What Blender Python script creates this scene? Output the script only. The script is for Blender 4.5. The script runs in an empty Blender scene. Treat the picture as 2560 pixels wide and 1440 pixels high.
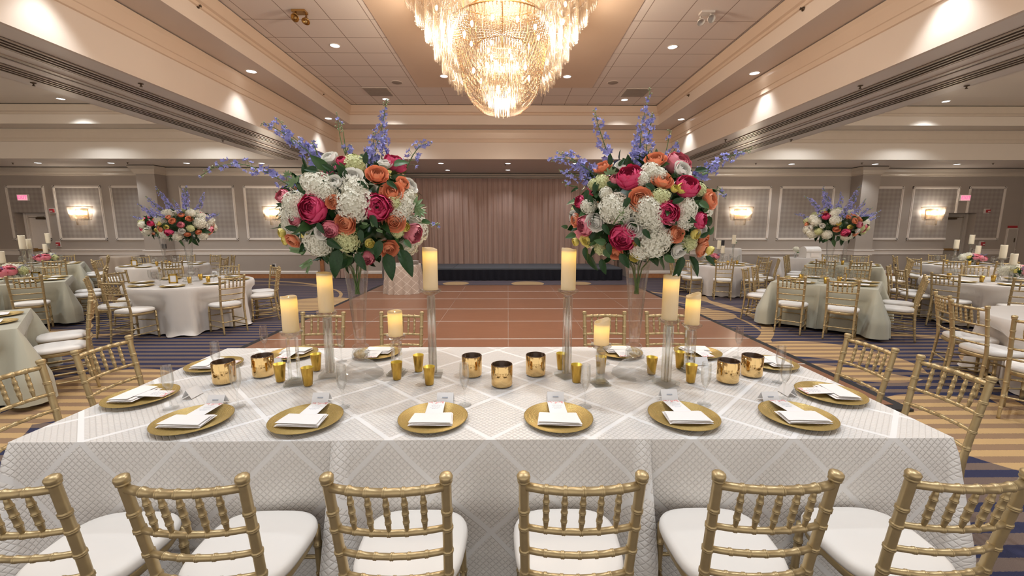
import bpy, math, random
from mathutils import Vector, Matrix, Euler
PI = math.pi
SC = bpy.context.scene
COL = SC.collection
random.seed(7)

# ------------------------------------------------------------------ camera
FPX, VX, VY, EYE = 1035.0, 1270.0, 570.0, 1.68
PITCH = math.atan((720 - VY) / FPX)
HEAD = -math.atan((VX - 1280) / FPX * math.cos(PITCH))
cam_d = bpy.data.cameras.new('camera')
cam_d.sensor_width = 36.0
cam_d.lens = FPX / 2560 * 36.0
cam_d.clip_start = 0.02
cam = bpy.data.objects.new('camera', cam_d)
cam.location = (0, 0, EYE)
cam.rotation_euler = (PI / 2 - PITCH, 0, -HEAD)
COL.objects.link(cam)
SC.camera = cam

# ------------------------------------------------------------------ world, exposure
w = bpy.data.worlds.new('world')
SC.world = w
w.use_nodes = True
w.node_tree.nodes['Background'].inputs[0].default_value = (1.0, 0.93, 0.85, 1)
w.node_tree.nodes['Background'].inputs[1].default_value = 1.15
SC.view_settings.view_transform = 'Standard'
SC.view_settings.look = 'None'
SC.view_settings.exposure = 0.0
SC.view_settings.gamma = 1.0
SC.cycles.use_denoising = True
SC.cycles.adaptive_threshold = 0.03
SC.cycles.max_bounces = 8
SC.cycles.diffuse_bounces = 4
SC.cycles.glossy_bounces = 3
SC.cycles.transmission_bounces = 6
SC.cycles.transparent_max_bounces = 24
SC.cycles.caustics_reflective = False
SC.cycles.caustics_refractive = False
SC.cycles.sample_clamp_indirect = 4.0

# ------------------------------------------------------------------ ceiling heights and lamps
Z1, Z2, Z3 = 3.62, 4.42, 4.90          # low soffit, mid soffit, tile ceiling
YW, YB, YR = 13.95, 12.20, 15.40       # back wall, front of the low soffit, recess wall
XL, XR = -4.82, 4.64                   # inner faces of the two partition beams
XLO, XRO = -6.60, 6.42                 # outer faces
XE, XF = -18.6, 17.2                   # side walls
YN = -3.0                              # rear of the room
P_DOWN, P_LOW = 194.0, 58.0
COOL = (0.90, 0.955, 1.0)
DOWN = []                              # x, y, z, power, spot angle, label
for y in (11.05, 7.95, 4.85, 1.75):
    for x in (-3.08, 2.96):
        DOWN.append((x, y, Z3, P_DOWN, 118))
for x in (-1.36, 1.27):
    for y in (9.4, 2.5):
        DOWN.append((x, y, Z3 - 0.012, P_DOWN, 118))
for y in (11.0, 7.83, 4.66, 1.5):
    for x in (XL + 0.29, XR - 0.23):
        DOWN.append((x, y, Z2, P_DOWN * 0.42, 84))
for x in (-14.14, -11.96, -9.70, -7.45, 8.68, 11.26, 13.79):
    DOWN.append((x, 13.0, Z1, P_LOW, 112))
for x, y in ((-2.03, 12.97), (0.0, 12.97), (-2.04, 14.45), (0.0, 14.4), (2.05, 14.45), (2.05, 12.97)):
    DOWN.append((x, y, Z1, P_LOW * 0.8, 112))
for sx in (-1, 1):
    for x, y in ((11.25, 11.1), (11.0, 8.2), (8.2, 11.1), (8.2, 8.0), (8.2, 4.9), (11.0, 4.9), (8.2, 1.8), (11.0, 1.8)):
        DOWN.append((sx * x, y, Z3, P_DOWN * 1.1, 118))

# ------------------------------------------------------------------ pixel ray -> point on a real plane
def ray(px, py):
    x = (px - 1280) / FPX
    y = -(py - 720) / FPX
    cp, sp = math.cos(PITCH), math.sin(PITCH)
    d = (x, cp + y * sp, -sp + y * cp)
    return Vector((d[0] * math.cos(HEAD) + d[1] * math.sin(HEAD), -d[0] * math.sin(HEAD) + d[1] * math.cos(HEAD), d[2]))

def at(px, py, z):
    r = ray(px, py)
    t = (z - EYE) / r.z
    return Vector((r.x * t, r.y * t, z))

def wallp(px, py, Y):
    r = ray(px, py)
    t = Y / r.y
    return Vector((r.x * t, Y, EYE + r.z * t))

# ------------------------------------------------------------------ mesh builder
class MB:
    def __init__(s):
        s.v = []; s.f = []; s.mi = []; s.sm = []; s.uv = []
    def add(s, vs, fs, m=0, smooth=True, uvs=None):
        o = len(s.v)
        s.v += [tuple(v) for v in vs]
        s.uv += list(uvs) if uvs else [(v[0], v[1]) for v in vs]
        for f in fs:
            s.f.append(tuple(i + o for i in f)); s.mi.append(m); s.sm.append(smooth)
        return s
    def box(s, c, d, m=0, rz=0.0, mat=None):
        hx, hy, hz = d[0] / 2, d[1] / 2, d[2] / 2
        vs = [Vector((x, y, z)) for z in (-hz, hz) for x, y in ((-hx, -hy), (hx, -hy), (hx, hy), (-hx, hy))]
        if mat: vs = [mat @ v for v in vs]
        if rz: vs = [Matrix.Rotation(rz, 3, 'Z') @ v for v in vs]
        c = Vector(c)
        return s.add([v + c for v in vs], [(0, 3, 2, 1), (4, 5, 6, 7), (0, 1, 5, 4), (1, 2, 6, 5), (2, 3, 7, 6), (3, 0, 4, 7)], m, False)
    def bb(s, x0, x1, y0, y1, z0, z1, m=0):
        return s.box(((x0 + x1) / 2, (y0 + y1) / 2, (z0 + z1) / 2), (x1 - x0, y1 - y0, z1 - z0), m)
    def tube(s, pts, r, n=8, m=0, cap=True):
        pts = [Vector(p) for p in pts]
        rs = r if isinstance(r, (list, tuple)) else [r] * len(pts)
        up = Vector((0, 0, 1))
        vs = []; prev = None
        for i, p in enumerate(pts):
            d = (pts[min(i + 1, len(pts) - 1)] - pts[max(i - 1, 0)])
            if d.length < 1e-9: d = Vector((0, 0, 1))
            d.normalize()
            if prev is None:
                a = d.cross(up)
                if a.length < 1e-3: a = d.cross(Vector((1, 0, 0)))
            else:
                a = prev - d * prev.dot(d)
            a.normalize(); b = d.cross(a); prev = a
            for k in range(n):
                t = 2 * PI * k / n
                vs.append(p + (a * math.cos(t) + b * math.sin(t)) * rs[i])
        fs = []
        for i in range(len(pts) - 1):
            for k in range(n):
                fs.append((i * n + k, i * n + (k + 1) % n, (i + 1) * n + (k + 1) % n, (i + 1) * n + k))
        if cap:
            fs.append(tuple(reversed(range(n))))
            fs.append(tuple((len(pts) - 1) * n + k for k in range(n)))
        return s.add(vs, fs, m)
    def lathe(s, prof, n=24, m=0, c=(0, 0, 0), mod=None, a0=0.0, a1=2 * PI, smooth=True):
        full = abs(a1 - a0 - 2 * PI) < 1e-6
        k = n if full else n + 1
        vs = []; uvs = []
        for i, (r, z) in enumerate(prof):
            for j in range(k):
                t = a0 + (a1 - a0) * j / n
                rr = r * (mod(t, z) if mod else 1.0)
                vs.append((c[0] + rr * math.cos(t), c[1] + rr * math.sin(t), c[2] + z)); uvs.append((t, z))
        fs = []
        for i in range(len(prof) - 1):
            for j in range(n):
                j2 = (j + 1) % k
                fs.append((i * k + j, i * k + j2, (i + 1) * k + j2, (i + 1) * k + j))
        return s.add(vs, fs, m, smooth, uvs)
    def grid(s, fn, nu, nv, m=0, uvf=None, smooth=True):
        vs = []; uvs = []
        for j in range(nv + 1):
            for i in range(nu + 1):
                vs.append(fn(i / nu, j / nv)); uvs.append(uvf(i / nu, j / nv) if uvf else (i / nu, j / nv))
        fs = [(j * (nu + 1) + i, j * (nu + 1) + i + 1, (j + 1) * (nu + 1) + i + 1, (j + 1) * (nu + 1) + i) for j in range(nv) for i in range(nu)]
        return s.add(vs, fs, m, smooth, uvs)
    def sph(s, c, r, n=8, k=6, m=0, sc=(1, 1, 1)):
        prof = [(math.sin(PI * i / k) * r, -math.cos(PI * i / k) * r) for i in range(k + 1)]
        o = len(s.v)
        s.lathe(prof, n, m)
        for i in range(o, len(s.v)):
            v = s.v[i]; s.v[i] = (v[0] * sc[0] + c[0], v[1] * sc[1] + c[1], v[2] * sc[2] + c[2])
        return s
    def octa(s, c, r, m=0):
        x, y, z = c
        return s.add([(x + r, y, z), (x - r, y, z), (x, y + r, z), (x, y - r, z), (x, y, z + r), (x, y, z - r)],
                     [(0, 2, 4), (2, 1, 4), (1, 3, 4), (3, 0, 4), (2, 0, 5), (1, 2, 5), (3, 1, 5), (0, 3, 5)], m, True)
    def xf(s, M, start=0):
        for i in range(start, len(s.v)):
            s.v[i] = tuple(M @ Vector(s.v[i]))
        return s
    def merge(s, o, M=None, m=None):
        vs = [M @ Vector(v) for v in o.v] if M else o.v
        b = len(s.v)
        s.v += [tuple(v) for v in vs]; s.uv += o.uv
        s.f += [tuple(i + b for i in f) for f in o.f]
        s.mi += o.mi if m is None else [m] * len(o.f)
        s.sm += o.sm
        return s
    def mesh(s, name, mats):
        me = bpy.data.meshes.new(name)
        me.from_pydata(s.v, [], s.f)
        for mt in (mats if isinstance(mats, (list, tuple)) else [mats]): me.materials.append(mt)
        me.polygons.foreach_set('material_index', s.mi)
        me.polygons.foreach_set('use_smooth', s.sm)
        u = me.uv_layers.new(name='UVMap')
        li = [0] * len(me.loops)
        me.loops.foreach_get('vertex_index', li)
        flat = []
        for i in li: flat += [s.uv[i][0], s.uv[i][1]]
        u.data.foreach_set('uv', flat)
        me.update()
        return me
    def obj(s, name, mats, parent=None, loc=None, rz=0.0):
        return link(name, s.mesh(name, mats), parent, loc, rz)

def link(name, data, parent=None, loc=None, rz=0.0):
    o = bpy.data.objects.new(name, data)
    COL.objects.link(o)
    if parent is not None: o.parent = parent
    if loc is not None: o.location = loc
    if rz: o.rotation_euler = (0, 0, rz)
    return o

def tag(o, label=None, cat=None, group=None, kind=None):
    if label: o['label'] = label
    if cat: o['category'] = cat
    if group: o['group'] = group
    if kind: o['kind'] = kind
    return o

def empty(name, loc, rz=0.0, label=None, cat=None, group=None):
    o = link(name, None, None, loc, rz)
    o.empty_display_size = 0.1
    return tag(o, label, cat, group)

def struct(o):
    o['kind'] = 'structure'
    return o

def dup_tree(root, loc, rz, label=None, group=None):
    """a copy of a thing with copies of its parts and sub-parts"""
    r = root.copy(); COL.objects.link(r)
    r.location = loc; r.rotation_euler = (0, 0, rz)
    if label: r['label'] = label
    if group: r['group'] = group
    for ch in list(root.children):
        c = ch.copy(); COL.objects.link(c); c.parent = r
        for g in ch.children:
            d = g.copy(); COL.objects.link(d); d.parent = c
    return r

# ------------------------------------------------------------------ materials
class NT:
    def __init__(s, name):
        s.m = bpy.data.materials.new(name); s.m.use_nodes = True
        s.t = s.m.node_tree; s.b = s.t.nodes['Principled BSDF']; s.out = s.t.nodes['Material Output']
    def n(s, typ, **kw):
        nd = s.t.nodes.new(typ)
        for k, v in kw.items(): setattr(nd, k, v)
        return nd
    def l(s, a, b): s.t.links.new(a, b)
    def put(s, sock, v):
        if hasattr(v, 'is_output') or isinstance(v, bpy.types.NodeSocket): s.l(v, sock)
        else: sock.default_value = v
    def math(s, op, a, b=None, c=None, clamp=False):
        nd = s.n('ShaderNodeMath', operation=op); nd.use_clamp = clamp
        s.put(nd.inputs[0], a)
        if b is not None: s.put(nd.inputs[1], b)
        if c is not None: s.put(nd.inputs[2], c)
        return nd.outputs[0]
    def mix(s, f, a, b):
        nd = s.n('ShaderNodeMix', data_type='RGBA')
        s.put(nd.inputs[0], f)
        s.put(nd.inputs[6], a if not isinstance(a, tuple) else (*a, 1)); s.put(nd.inputs[7], b if not isinstance(b, tuple) else (*b, 1))
        return nd.outputs[2]
    def noise(s, scale, detail=2.0, vec=None, dist=0.0):
        nd = s.n('ShaderNodeTexNoise'); nd.inputs['Scale'].default_value = scale; nd.inputs['Detail'].default_value = detail
        nd.inputs['Distortion'].default_value = dist
        if vec is not None: s.l(vec, nd.inputs['Vector'])
        return nd.outputs['Fac']
    def obco(s): return s.n('ShaderNodeTexCoord').outputs['Object']
    def uvco(s): return s.n('ShaderNodeTexCoord').outputs['UV']
    def sep(s, v):
        nd = s.n('ShaderNodeSeparateXYZ'); s.l(v, nd.inputs[0]); return nd.outputs
    def map(s, v, scale=(1, 1, 1), rot=(0, 0, 0)):
        nd = s.n('ShaderNodeMapping'); s.l(v, nd.inputs[0])
        nd.inputs['Scale'].default_value = scale; nd.inputs['Rotation'].default_value = rot
        return nd.outputs[0]
    def bump(s, h, strength=0.3, dist=0.01):
        nd = s.n('ShaderNodeBump'); nd.inputs['Strength'].default_value = strength; nd.inputs['Distance'].default_value = dist
        s.put(nd.inputs['Height'], h); s.l(nd.outputs[0], s.b.inputs['Normal'])
    def col(s, c, rough=0.5, metal=0.0, spec=None):
        s.put(s.b.inputs['Base Color'], (*c, 1) if isinstance(c, tuple) else c)
        s.put(s.b.inputs['Roughness'], rough); s.b.inputs['Metallic'].default_value = metal
        if spec is not None: s.b.inputs['Specular IOR Level'].default_value = spec
        return s
    def vary(s, c, amt=0.12, scale=8, rough=0.5, metal=0.0, spec=None, bump=0.0, det=3):
        f = s.noise(scale, det, s.obco())
        d = tuple(max(0, x * (1 - amt)) for x in c); e = tuple(min(1, x * (1 + amt)) for x in c)
        s.col(s.mix(f, d, e), rough, metal, spec)
        if bump: s.bump(f, bump, 0.005)
        return s

M = {}
def simple(name, c, rough=0.5, metal=0.0, amt=0.08, scale=8, spec=None, bump=0.0):
    M[name] = NT(name).vary(c, amt, scale, rough, metal, spec, bump).m
simple('ceiling_paint', (0.74, 0.64, 0.55), 0.30, amt=0.03, scale=1.5)
simple('side_ceiling_paint', (0.74, 0.67, 0.59), 0.33, amt=0.03, scale=1.5)
simple('trim_peach', (0.70, 0.555, 0.43), 0.32, amt=0.03, scale=2)
simple('low_soffit', (0.70, 0.62, 0.555), 0.45, amt=0.03, scale=2)
simple('peach_panel', (0.68, 0.52, 0.39), 0.35, amt=0.05, scale=2)
simple('wall_taupe', (0.39, 0.335, 0.29), 0.6, amt=0.04, scale=3)
simple('side_wall', (0.45, 0.40, 0.36), 0.6, amt=0.04, scale=3)
simple('white_trim', (0.76, 0.69, 0.63), 0.35, amt=0.03)
simple('crown_paint', (0.64, 0.555, 0.46), 0.3, amt=0.03)
simple('door_paint', (0.45, 0.40, 0.35), 0.4, amt=0.03)
simple('base_wood', (0.40, 0.17, 0.07), 0.35, amt=0.25, scale=12)
simple('dark_groove', (0.03, 0.025, 0.022), 0.5)
simple('aluminium', (0.62, 0.56, 0.49), 0.28, 0.85, amt=0.05)
simple('track_paint', (0.78, 0.73, 0.67), 0.3, amt=0.03)
simple('black_rubber', (0.012, 0.012, 0.016), 0.5)
simple('stage_skirt', (0.006, 0.006, 0.012), 0.8, amt=0.6, scale=30, spec=0.3)
simple('stage_top', (0.075, 0.085, 0.10), 0.55, amt=0.15, scale=6)
simple('gold_paint', (0.47, 0.36, 0.19), 0.38, 0.55, amt=0.14, scale=22)
simple('cushion', (0.80, 0.77, 0.73), 0.55, amt=0.02, bump=0.05)
simple('napkin', (0.86, 0.84, 0.83), 0.7, amt=0.02, scale=60, bump=0.1)
simple('paper', (0.84, 0.84, 0.85), 0.6, amt=0.01)
simple('text_grey', (0.42, 0.45, 0.52), 0.7)
simple('pink_print', (0.85, 0.33, 0.33), 0.6, amt=0.5, scale=160)
simple('wax', (0.86, 0.79, 0.62), 0.45, amt=0.03)
simple('red_plastic', (0.42, 0.03, 0.04), 0.35)
simple('white_plastic', (0.70, 0.66, 0.62), 0.4)
simple('brass', (0.55, 0.33, 0.12), 0.22, 0.85)
simple('grey_mesh', (0.34, 0.29, 0.25), 0.6)
simple('dark_metal', (0.12, 0.09, 0.06), 0.35, 0.8)
simple('table_wood', (0.35, 0.25, 0.15), 0.5)
simple('stem_green', (0.10, 0.17, 0.05), 0.55, amt=0.2)
simple('bud_green', (0.32, 0.38, 0.20), 0.55, amt=0.2)
simple('orange_petal', (0.93, 0.36, 0.20), 0.55, amt=0.22, scale=26)
simple('magenta_petal', (0.80, 0.075, 0.20), 0.5, amt=0.35, scale=22)
simple('pink_petal', (0.86, 0.27, 0.34), 0.5, amt=0.25, scale=22)
simple('white_petal', (0.90, 0.88, 0.82), 0.5, amt=0.06, scale=22)
simple('yellow_petal', (0.84, 0.72, 0.20), 0.5, amt=0.1, scale=22)
simple('white_hydrangea_petal', (0.78, 0.76, 0.64), 0.6, amt=0.1, scale=40)
simple('green_hydrangea_petal', (0.62, 0.64, 0.33), 0.6, amt=0.2, scale=40)
simple('violet_petal', (0.34, 0.34, 0.72), 0.55, amt=0.4, scale=40)
simple('dark_leaf', (0.016, 0.052, 0.014), 0.36, amt=0.6, scale=14, spec=0.3)
simple('mid_leaf', (0.045, 0.115, 0.03), 0.45, amt=0.4, scale=18)
simple('pale_leaf', (0.17, 0.27, 0.12), 0.45, amt=0.35, scale=24)

def emit(name, c, s):
    t = NT(name); t.col((0.8, 0.8, 0.8), 0.5)
    t.b.inputs['Emission Color'].default_value = (*c, 1); t.b.inputs['Emission Strength'].default_value = s
    M[name] = t.m
emit('lamp_disc', (0.93, 0.97, 1.0), 6.0)
emit('bulb', (1.0, 0.90, 0.76), 7.0)
emit('sconce_bulb', (1.0, 0.90, 0.76), 30.0)
emit('exit_face', (1.0, 0.30, 0.42), 0.75)
emit('exit_text', (0.9, 0.0, 0.28), 0.8)
emit('tea_flame', (1.0, 0.66, 0.10), 14.0)
emit('candle_led', (1.0, 0.62, 0.14), 10.0)

# clear glass: see-through body with a fresnel sheen, light passes it
def thin_glass(name, tint=(1, 1, 1), base=0.0, rough=0.0, ior=1.5, diff=0.0, dcol=(1, 1, 1), edge=None):
    t = NT(name); t.t.nodes.remove(t.b)
    tr = t.n('ShaderNodeBsdfTransparent'); tr.inputs[0].default_value = (*tint, 1)
    gl = t.n('ShaderNodeBsdfGlossy'); gl.inputs['Roughness'].default_value = rough; gl.inputs[0].default_value = (1, 1, 1, 1)
    ge = t.n('ShaderNodeNewGeometry'); dt = t.n('ShaderNodeVectorMath', operation='DOT_PRODUCT'); t.l(ge.outputs['Normal'], dt.inputs[0]); t.l(ge.outputs['Incoming'], dt.inputs[1])
    sch = t.math('POWER', t.math('SUBTRACT', 1.0, t.math('ABSOLUTE', dt.outputs['Value'])), 4.0)
    f = t.math('MULTIPLY_ADD', sch, 0.8, 0.04 + base, clamp=True)
    if edge: t.l(t.mix(t.math('SUBTRACT', 1.0, t.math('ABSOLUTE', dt.outputs['Value'])), tint, edge), tr.inputs[0])
    mx = t.n('ShaderNodeMixShader'); t.l(f, mx.inputs[0]); t.l(tr.outputs[0], mx.inputs[1]); t.l(gl.outputs[0], mx.inputs[2])
    res = mx.outputs[0]
    if diff:
        d = t.n('ShaderNodeBsdfDiffuse'); d.inputs[0].default_value = (*dcol, 1)
        tl = t.n('ShaderNodeBsdfTranslucent'); tl.inputs[0].default_value = (*dcol, 1)
        ad = t.n('ShaderNodeMixShader'); ad.inputs[0].default_value = 0.5; t.l(d.outputs[0], ad.inputs[1]); t.l(tl.outputs[0], ad.inputs[2])
        m2 = t.n('ShaderNodeMixShader'); m2.inputs[0].default_value = diff; t.l(res, m2.inputs[1]); t.l(ad.outputs[0], m2.inputs[2])
        res = m2.outputs[0]
    t.l(res, t.out.inputs[0]); M[name] = t.m

thin_glass('chandelier_crystal', (0.98, 0.96, 0.93), 0.03, 0.25, diff=0.035, dcol=(1.0, 0.93, 0.82), edge=(0.84, 0.76, 0.66))
thin_glass('cluster_crystal', (0.98, 0.96, 0.93), 0.02, 0.25, diff=0.02, dcol=(1.0, 0.92, 0.80), edge=(0.74, 0.64, 0.52))
thin_glass('chandelier_bead', (0.94, 0.90, 0.85), 0.05, 0.2, diff=0.05, dcol=(1.0, 0.86, 0.70), edge=(0.50, 0.38, 0.28))

t = NT('crystal'); t.t.nodes.remove(t.b)           # solid cut crystal, part refracting, part letting light straight through
g = t.n('ShaderNodeBsdfGlass'); g.inputs['IOR'].default_value = 1.48; g.inputs['Roughness'].default_value = 0.0
tr = t.n('ShaderNodeBsdfTransparent'); tr.inputs[0].default_value = (0.97, 0.99, 0.98, 1)
mx = t.n('ShaderNodeMixShader'); mx.inputs[0].default_value = 0.38
t.l(tr.outputs[0], mx.inputs[1]); t.l(g.outputs[0], mx.inputs[2]); t.l(mx.outputs[0], t.out.inputs[0]); M['crystal'] = t.m
t = NT('clear_glass'); t.t.nodes.remove(t.b)       # blown glass: mostly see-through, part refracting, brighter and denser toward its edges
g = t.n('ShaderNodeBsdfGlass'); g.inputs['IOR'].default_value = 1.45; g.inputs['Roughness'].default_value = 0.0
lw = t.n('ShaderNodeLayerWeight'); lw.inputs['Blend'].default_value = 0.35
tr = t.n('ShaderNodeBsdfTransparent'); t.l(t.mix(lw.outputs['Facing'], (0.985, 0.99, 0.99), (0.95, 0.965, 0.97)), tr.inputs[0])
mx = t.n('ShaderNodeMixShader'); t.l(t.math('MULTIPLY_ADD', lw.outputs['Facing'], 0.30, 0.08, clamp=True), mx.inputs[0])
t.l(tr.outputs[0], mx.inputs[1]); t.l(g.outputs[0], mx.inputs[2]); t.l(mx.outputs[0], t.out.inputs[0]); M['clear_glass'] = t.m

t = NT('candle_wall')                              # hollow wax wall that glows from the lamp inside it
t.col((0.86, 0.80, 0.66), 0.5)
tl = t.n('ShaderNodeBsdfTranslucent'); tl.inputs[0].default_value = (0.98, 0.80, 0.36, 1)
mx = t.n('ShaderNodeMixShader'); mx.inputs[0].default_value = 0.42
t.l(t.b.outputs[0], mx.inputs[1]); t.l(tl.outputs[0], mx.inputs[2]); t.l(mx.outputs[0], t.out.inputs[0]); M['candle_wall'] = t.m

t = NT('mirror_gold'); t.vary((0.76, 0.53, 0.24), 0.2, 5, 0.07, 1.0); M['mirror_gold'] = t.m
t = NT('cylinder_inside'); t.col((0.05, 0.025, 0.012), 0.25, 0.3); M['cylinder_inside'] = t.m
t = NT('hammered_gold')                            # mercury-gold tumblers, blotchy
f = t.noise(60, 4, t.map(t.obco(), (1, 1, 0.35)))
t.col(t.mix(f, (0.36, 0.20, 0.03), (0.72, 0.47, 0.10)), 0.28, 0.85); t.bump(f, 0.5, 0.004); M['hammered_gold'] = t.m
t = NT('tumbler_inside'); t.col((0.85, 0.62, 0.08), 0.4, 0.4); M['tumbler_inside'] = t.m

t = NT('charger_gold')                             # concentric ridges pressed in gilt glass
s_ = t.sep(t.obco()); rr = t.math('SQRT', t.math('ADD', t.math('MULTIPLY', s_[0], s_[0]), t.math('MULTIPLY', s_[1], s_[1])))
wv = t.math('SINE', t.math('MULTIPLY', rr, 2 * PI / 0.0062))
nz = t.noise(160, 2, t.obco())
t.col(t.mix(nz, (0.40, 0.27, 0.07), (0.66, 0.50, 0.20)), 0.33, 0.55)
t.bump(t.math('ADD', t.math('MULTIPLY', wv, 0.5), nz), 0.55, 0.0025); M['charger_gold'] = t.m

# acoustic tile ceiling: 2 ft grid
t = NT('ceiling_tile')
s_ = t.sep(t.obco())
def lines(x, off, per, wid):
    a = t.math('FRACT', t.math('DIVIDE', t.math('SUBTRACT', x, off), per))
    b = t.math('ABSOLUTE', t.math('SUBTRACT', a, 0.5))
    return t.math('GREATER_THAN', b, 0.5 - wid / per)
g1 = t.math('MAXIMUM', lines(s_[0], -3.368, 0.6075, 0.007), lines(s_[1], 7.02, 0.622, 0.007))
nz = t.noise(140, 3, t.obco())
c1 = t.mix(nz, (0.74, 0.67, 0.62), (0.84, 0.77, 0.715))
t.col(t.mix(g1, c1, (0.34, 0.27, 0.23)), 0.8); t.bump(t.math('SUBTRACT', t.math('MULTIPLY', nz, 0.3), g1), 0.4, 0.004)
M['ceiling_tile'] = t.m

# wallpaper with a soft lozenge check
t = NT('wallpaper_check')
s_ = t.sep(t.obco())
a = t.math('SINE', t.math('MULTIPLY', t.math('ADD', s_[0], s_[2]), 2 * PI / 0.30))
b = t.math('SINE', t.math('MULTIPLY', t.math('SUBTRACT', s_[0], s_[2]), 2 * PI / 0.30))
c = t.math('SINE', t.math('MULTIPLY', s_[0], 2 * PI / 0.035))
f = t.math('MULTIPLY_ADD', t.math('MULTIPLY', a, b), 0.4, 0.5)
f = t.math('MULTIPLY_ADD', c, 0.1, f)
t.col(t.mix(f, (0.29, 0.25, 0.225), (0.40, 0.355, 0.32)), 0.42); M['wallpaper_check'] = t.m

# carpet: thin navy and taupe stripes, gilt where the big arcs sweep through
t = NT('carpet')
co = t.obco(); s_ = t.sep(co); X, Yc = s_[0], s_[1]
st = t.math('GREATER_THAN', t.math('FRACT', t.math('DIVIDE', t.math('ADD', Yc, t.math('MULTIPLY', t.noise(60, 1, co), 0.012)), 0.172)), 0.5)
def circ(cx, cy, r0, r1):
    d = t.math('SQRT', t.math('ADD', t.math('POWER', t.math('SUBTRACT', X, cx), 2), t.math('POWER', t.math('SUBTRACT', Yc, cy), 2)))
    return t.math('MULTIPLY', t.math('GREATER_THAN', d, r0), t.math('LESS_THAN', d, r1))
gold = None
ARCS = [(1.4, 8.4, 3.30, 3.48), (1.0, 7.6, 3.30, 3.36), (4.25, 5.15, 0.0, 0.85), (4.15, 3.2, 0.0, 0.80), (6.1, 5.0, 1.25, 1.42),
        (8.2, 2.2, 3.6, 3.8), (7.6, 9.0, 2.9, 3.05), (9.5, 7.6, 1.4, 1.7), (12.0, 6.2, 2.4, 2.9), (10.5, 12.0, 2.2, 2.5), (3.9, 8.0, 0.0, 0.55),
        (-4.4, 4.1, 0.0, 0.75), (-5.0, 2.6, 0.0, 1.2), (-8.2, 9.6, 3.55, 3.72), (-4.3, 9.2, 0.0, 0.85), (-7.0, 9.4, 2.9, 2.98), (-7.6, 5.2, 1.3, 1.6),
        (-10.2, 8.2, 1.7, 2.0), (-12.2, 11.4, 2.2, 2.6), (-9.4, 4.2, 1.6, 2.1), (0.6, 12.55, 0.0, 0.5), (-1.6, 12.6, 0.0, 0.4), (2.2, 12.6, 0.0, 0.35)]
for a in ARCS:
    c = circ(*a); gold = c if gold is None else t.math('MAXIMUM', gold, c)
dark = circ(3.2, 3.1, 1.95, 2.25)
for a in ((5.2, 5.7, 0.0, 0.35), (6.6, 4.6, 0.9, 1.2), (-5.8, 3.6, 0.9, 1.15)):
    dark = t.math('MAXIMUM', dark, circ(*a))
gold = t.math('MULTIPLY', gold, t.math('SUBTRACT', 1.0, dark))
pile = t.noise(260, 2, co)
nv = t.mix(pile, (0.020, 0.022, 0.055), (0.050, 0.052, 0.095)); br = t.mix(pile, (0.115, 0.080, 0.068), (0.20, 0.15, 0.125))
gd = t.mix(pile, (0.40, 0.26, 0.12), (0.56, 0.38, 0.19)); gb = t.mix(pile, (0.22, 0.14, 0.085), (0.32, 0.21, 0.13))
t.col(t.mix(gold, t.mix(st, nv, br), t.mix(st, gb, gd)), 0.95, spec=0.1); t.bump(pile, 0.5, 0.004); M['carpet'] = t.m

# dance floor: 4 ft laminate panels, grain across, bright metal joints
t = NT('dance_floor_wood')
co = t.obco(); s_ = t.sep(co)
gr = t.noise(3.0, 6, t.map(co, (0.8, 16, 1)), 0.4)
g2 = t.noise(0.8, 2, t.map(co, (0.3, 0.85, 1)))
t.col(t.mix(gr, (0.155, 0.066, 0.034), (0.28, 0.128, 0.072)), t.math('MULTIPLY_ADD', g2, 0.12, 0.24), spec=0.5); M['dance_floor_wood'] = t.m
t = NT('floor_joint'); t.vary((0.80, 0.76, 0.72), 0.3, 2, 0.35, 0.5); M['floor_joint'] = t.m

# ivory cloth: quilted little squares crossed by smooth ribbons, pattern in metres of cloth
def pattern_cloth(name, c_sq, c_rib, cell=0.0205, rib=0.315, rw=0.022, both=True):
    t = NT(name)
    co = t.uvco(); r = t.map(co, (1, 1, 1), (0, 0, PI / 4)); s_ = t.sep(r)
    def tri(x, per):
        return t.math('ABSOLUTE', t.math('SUBTRACT', t.math('FRACT', t.math('DIVIDE', x, per)), 0.5))
    ribs = None
    for x, off in ((s_[0], 0.0), (s_[1], 0.11)):
        k = t.math('GREATER_THAN', tri(t.math('ADD', x, off), rib), 0.5 - rw / rib / 2)
        ribs = k if ribs is None else t.math('MAXIMUM', ribs, k)
    a = t.math('MULTIPLY', tri(s_[0], cell), 2.0); b = t.math('MULTIPLY', tri(s_[1], cell), 2.0)
    h = t.math('MAXIMUM', a, b); h = t.math('SUBTRACT', 1.0, t.math('POWER', h, 5.0))
    slope = t.math('FRACT', t.math('DIVIDE', s_[0], cell))
    h = t.math('ADD', t.math('MULTIPLY', h, 0.6), t.math('MULTIPLY', slope, 0.5))
    h = t.math('MULTIPLY', h, t.math('SUBTRACT', 1.0, ribs))
    t.col(t.mix(ribs, c_sq, c_rib), t.math('MULTIPLY_ADD', ribs, 0.35, 0.32), spec=0.6)
    t.b.inputs['Sheen Weight'].default_value = 0.15
    t.bump(h, 0.8, 0.0045); M[name] = t.m
pattern_cloth('ivory_quilted_cloth', (0.77, 0.75, 0.725), (0.80, 0.80, 0.80))
pattern_cloth('lattice_satin', (0.50, 0.40, 0.33), (0.70, 0.62, 0.55), rib=0.16, rw=0.014)

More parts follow.
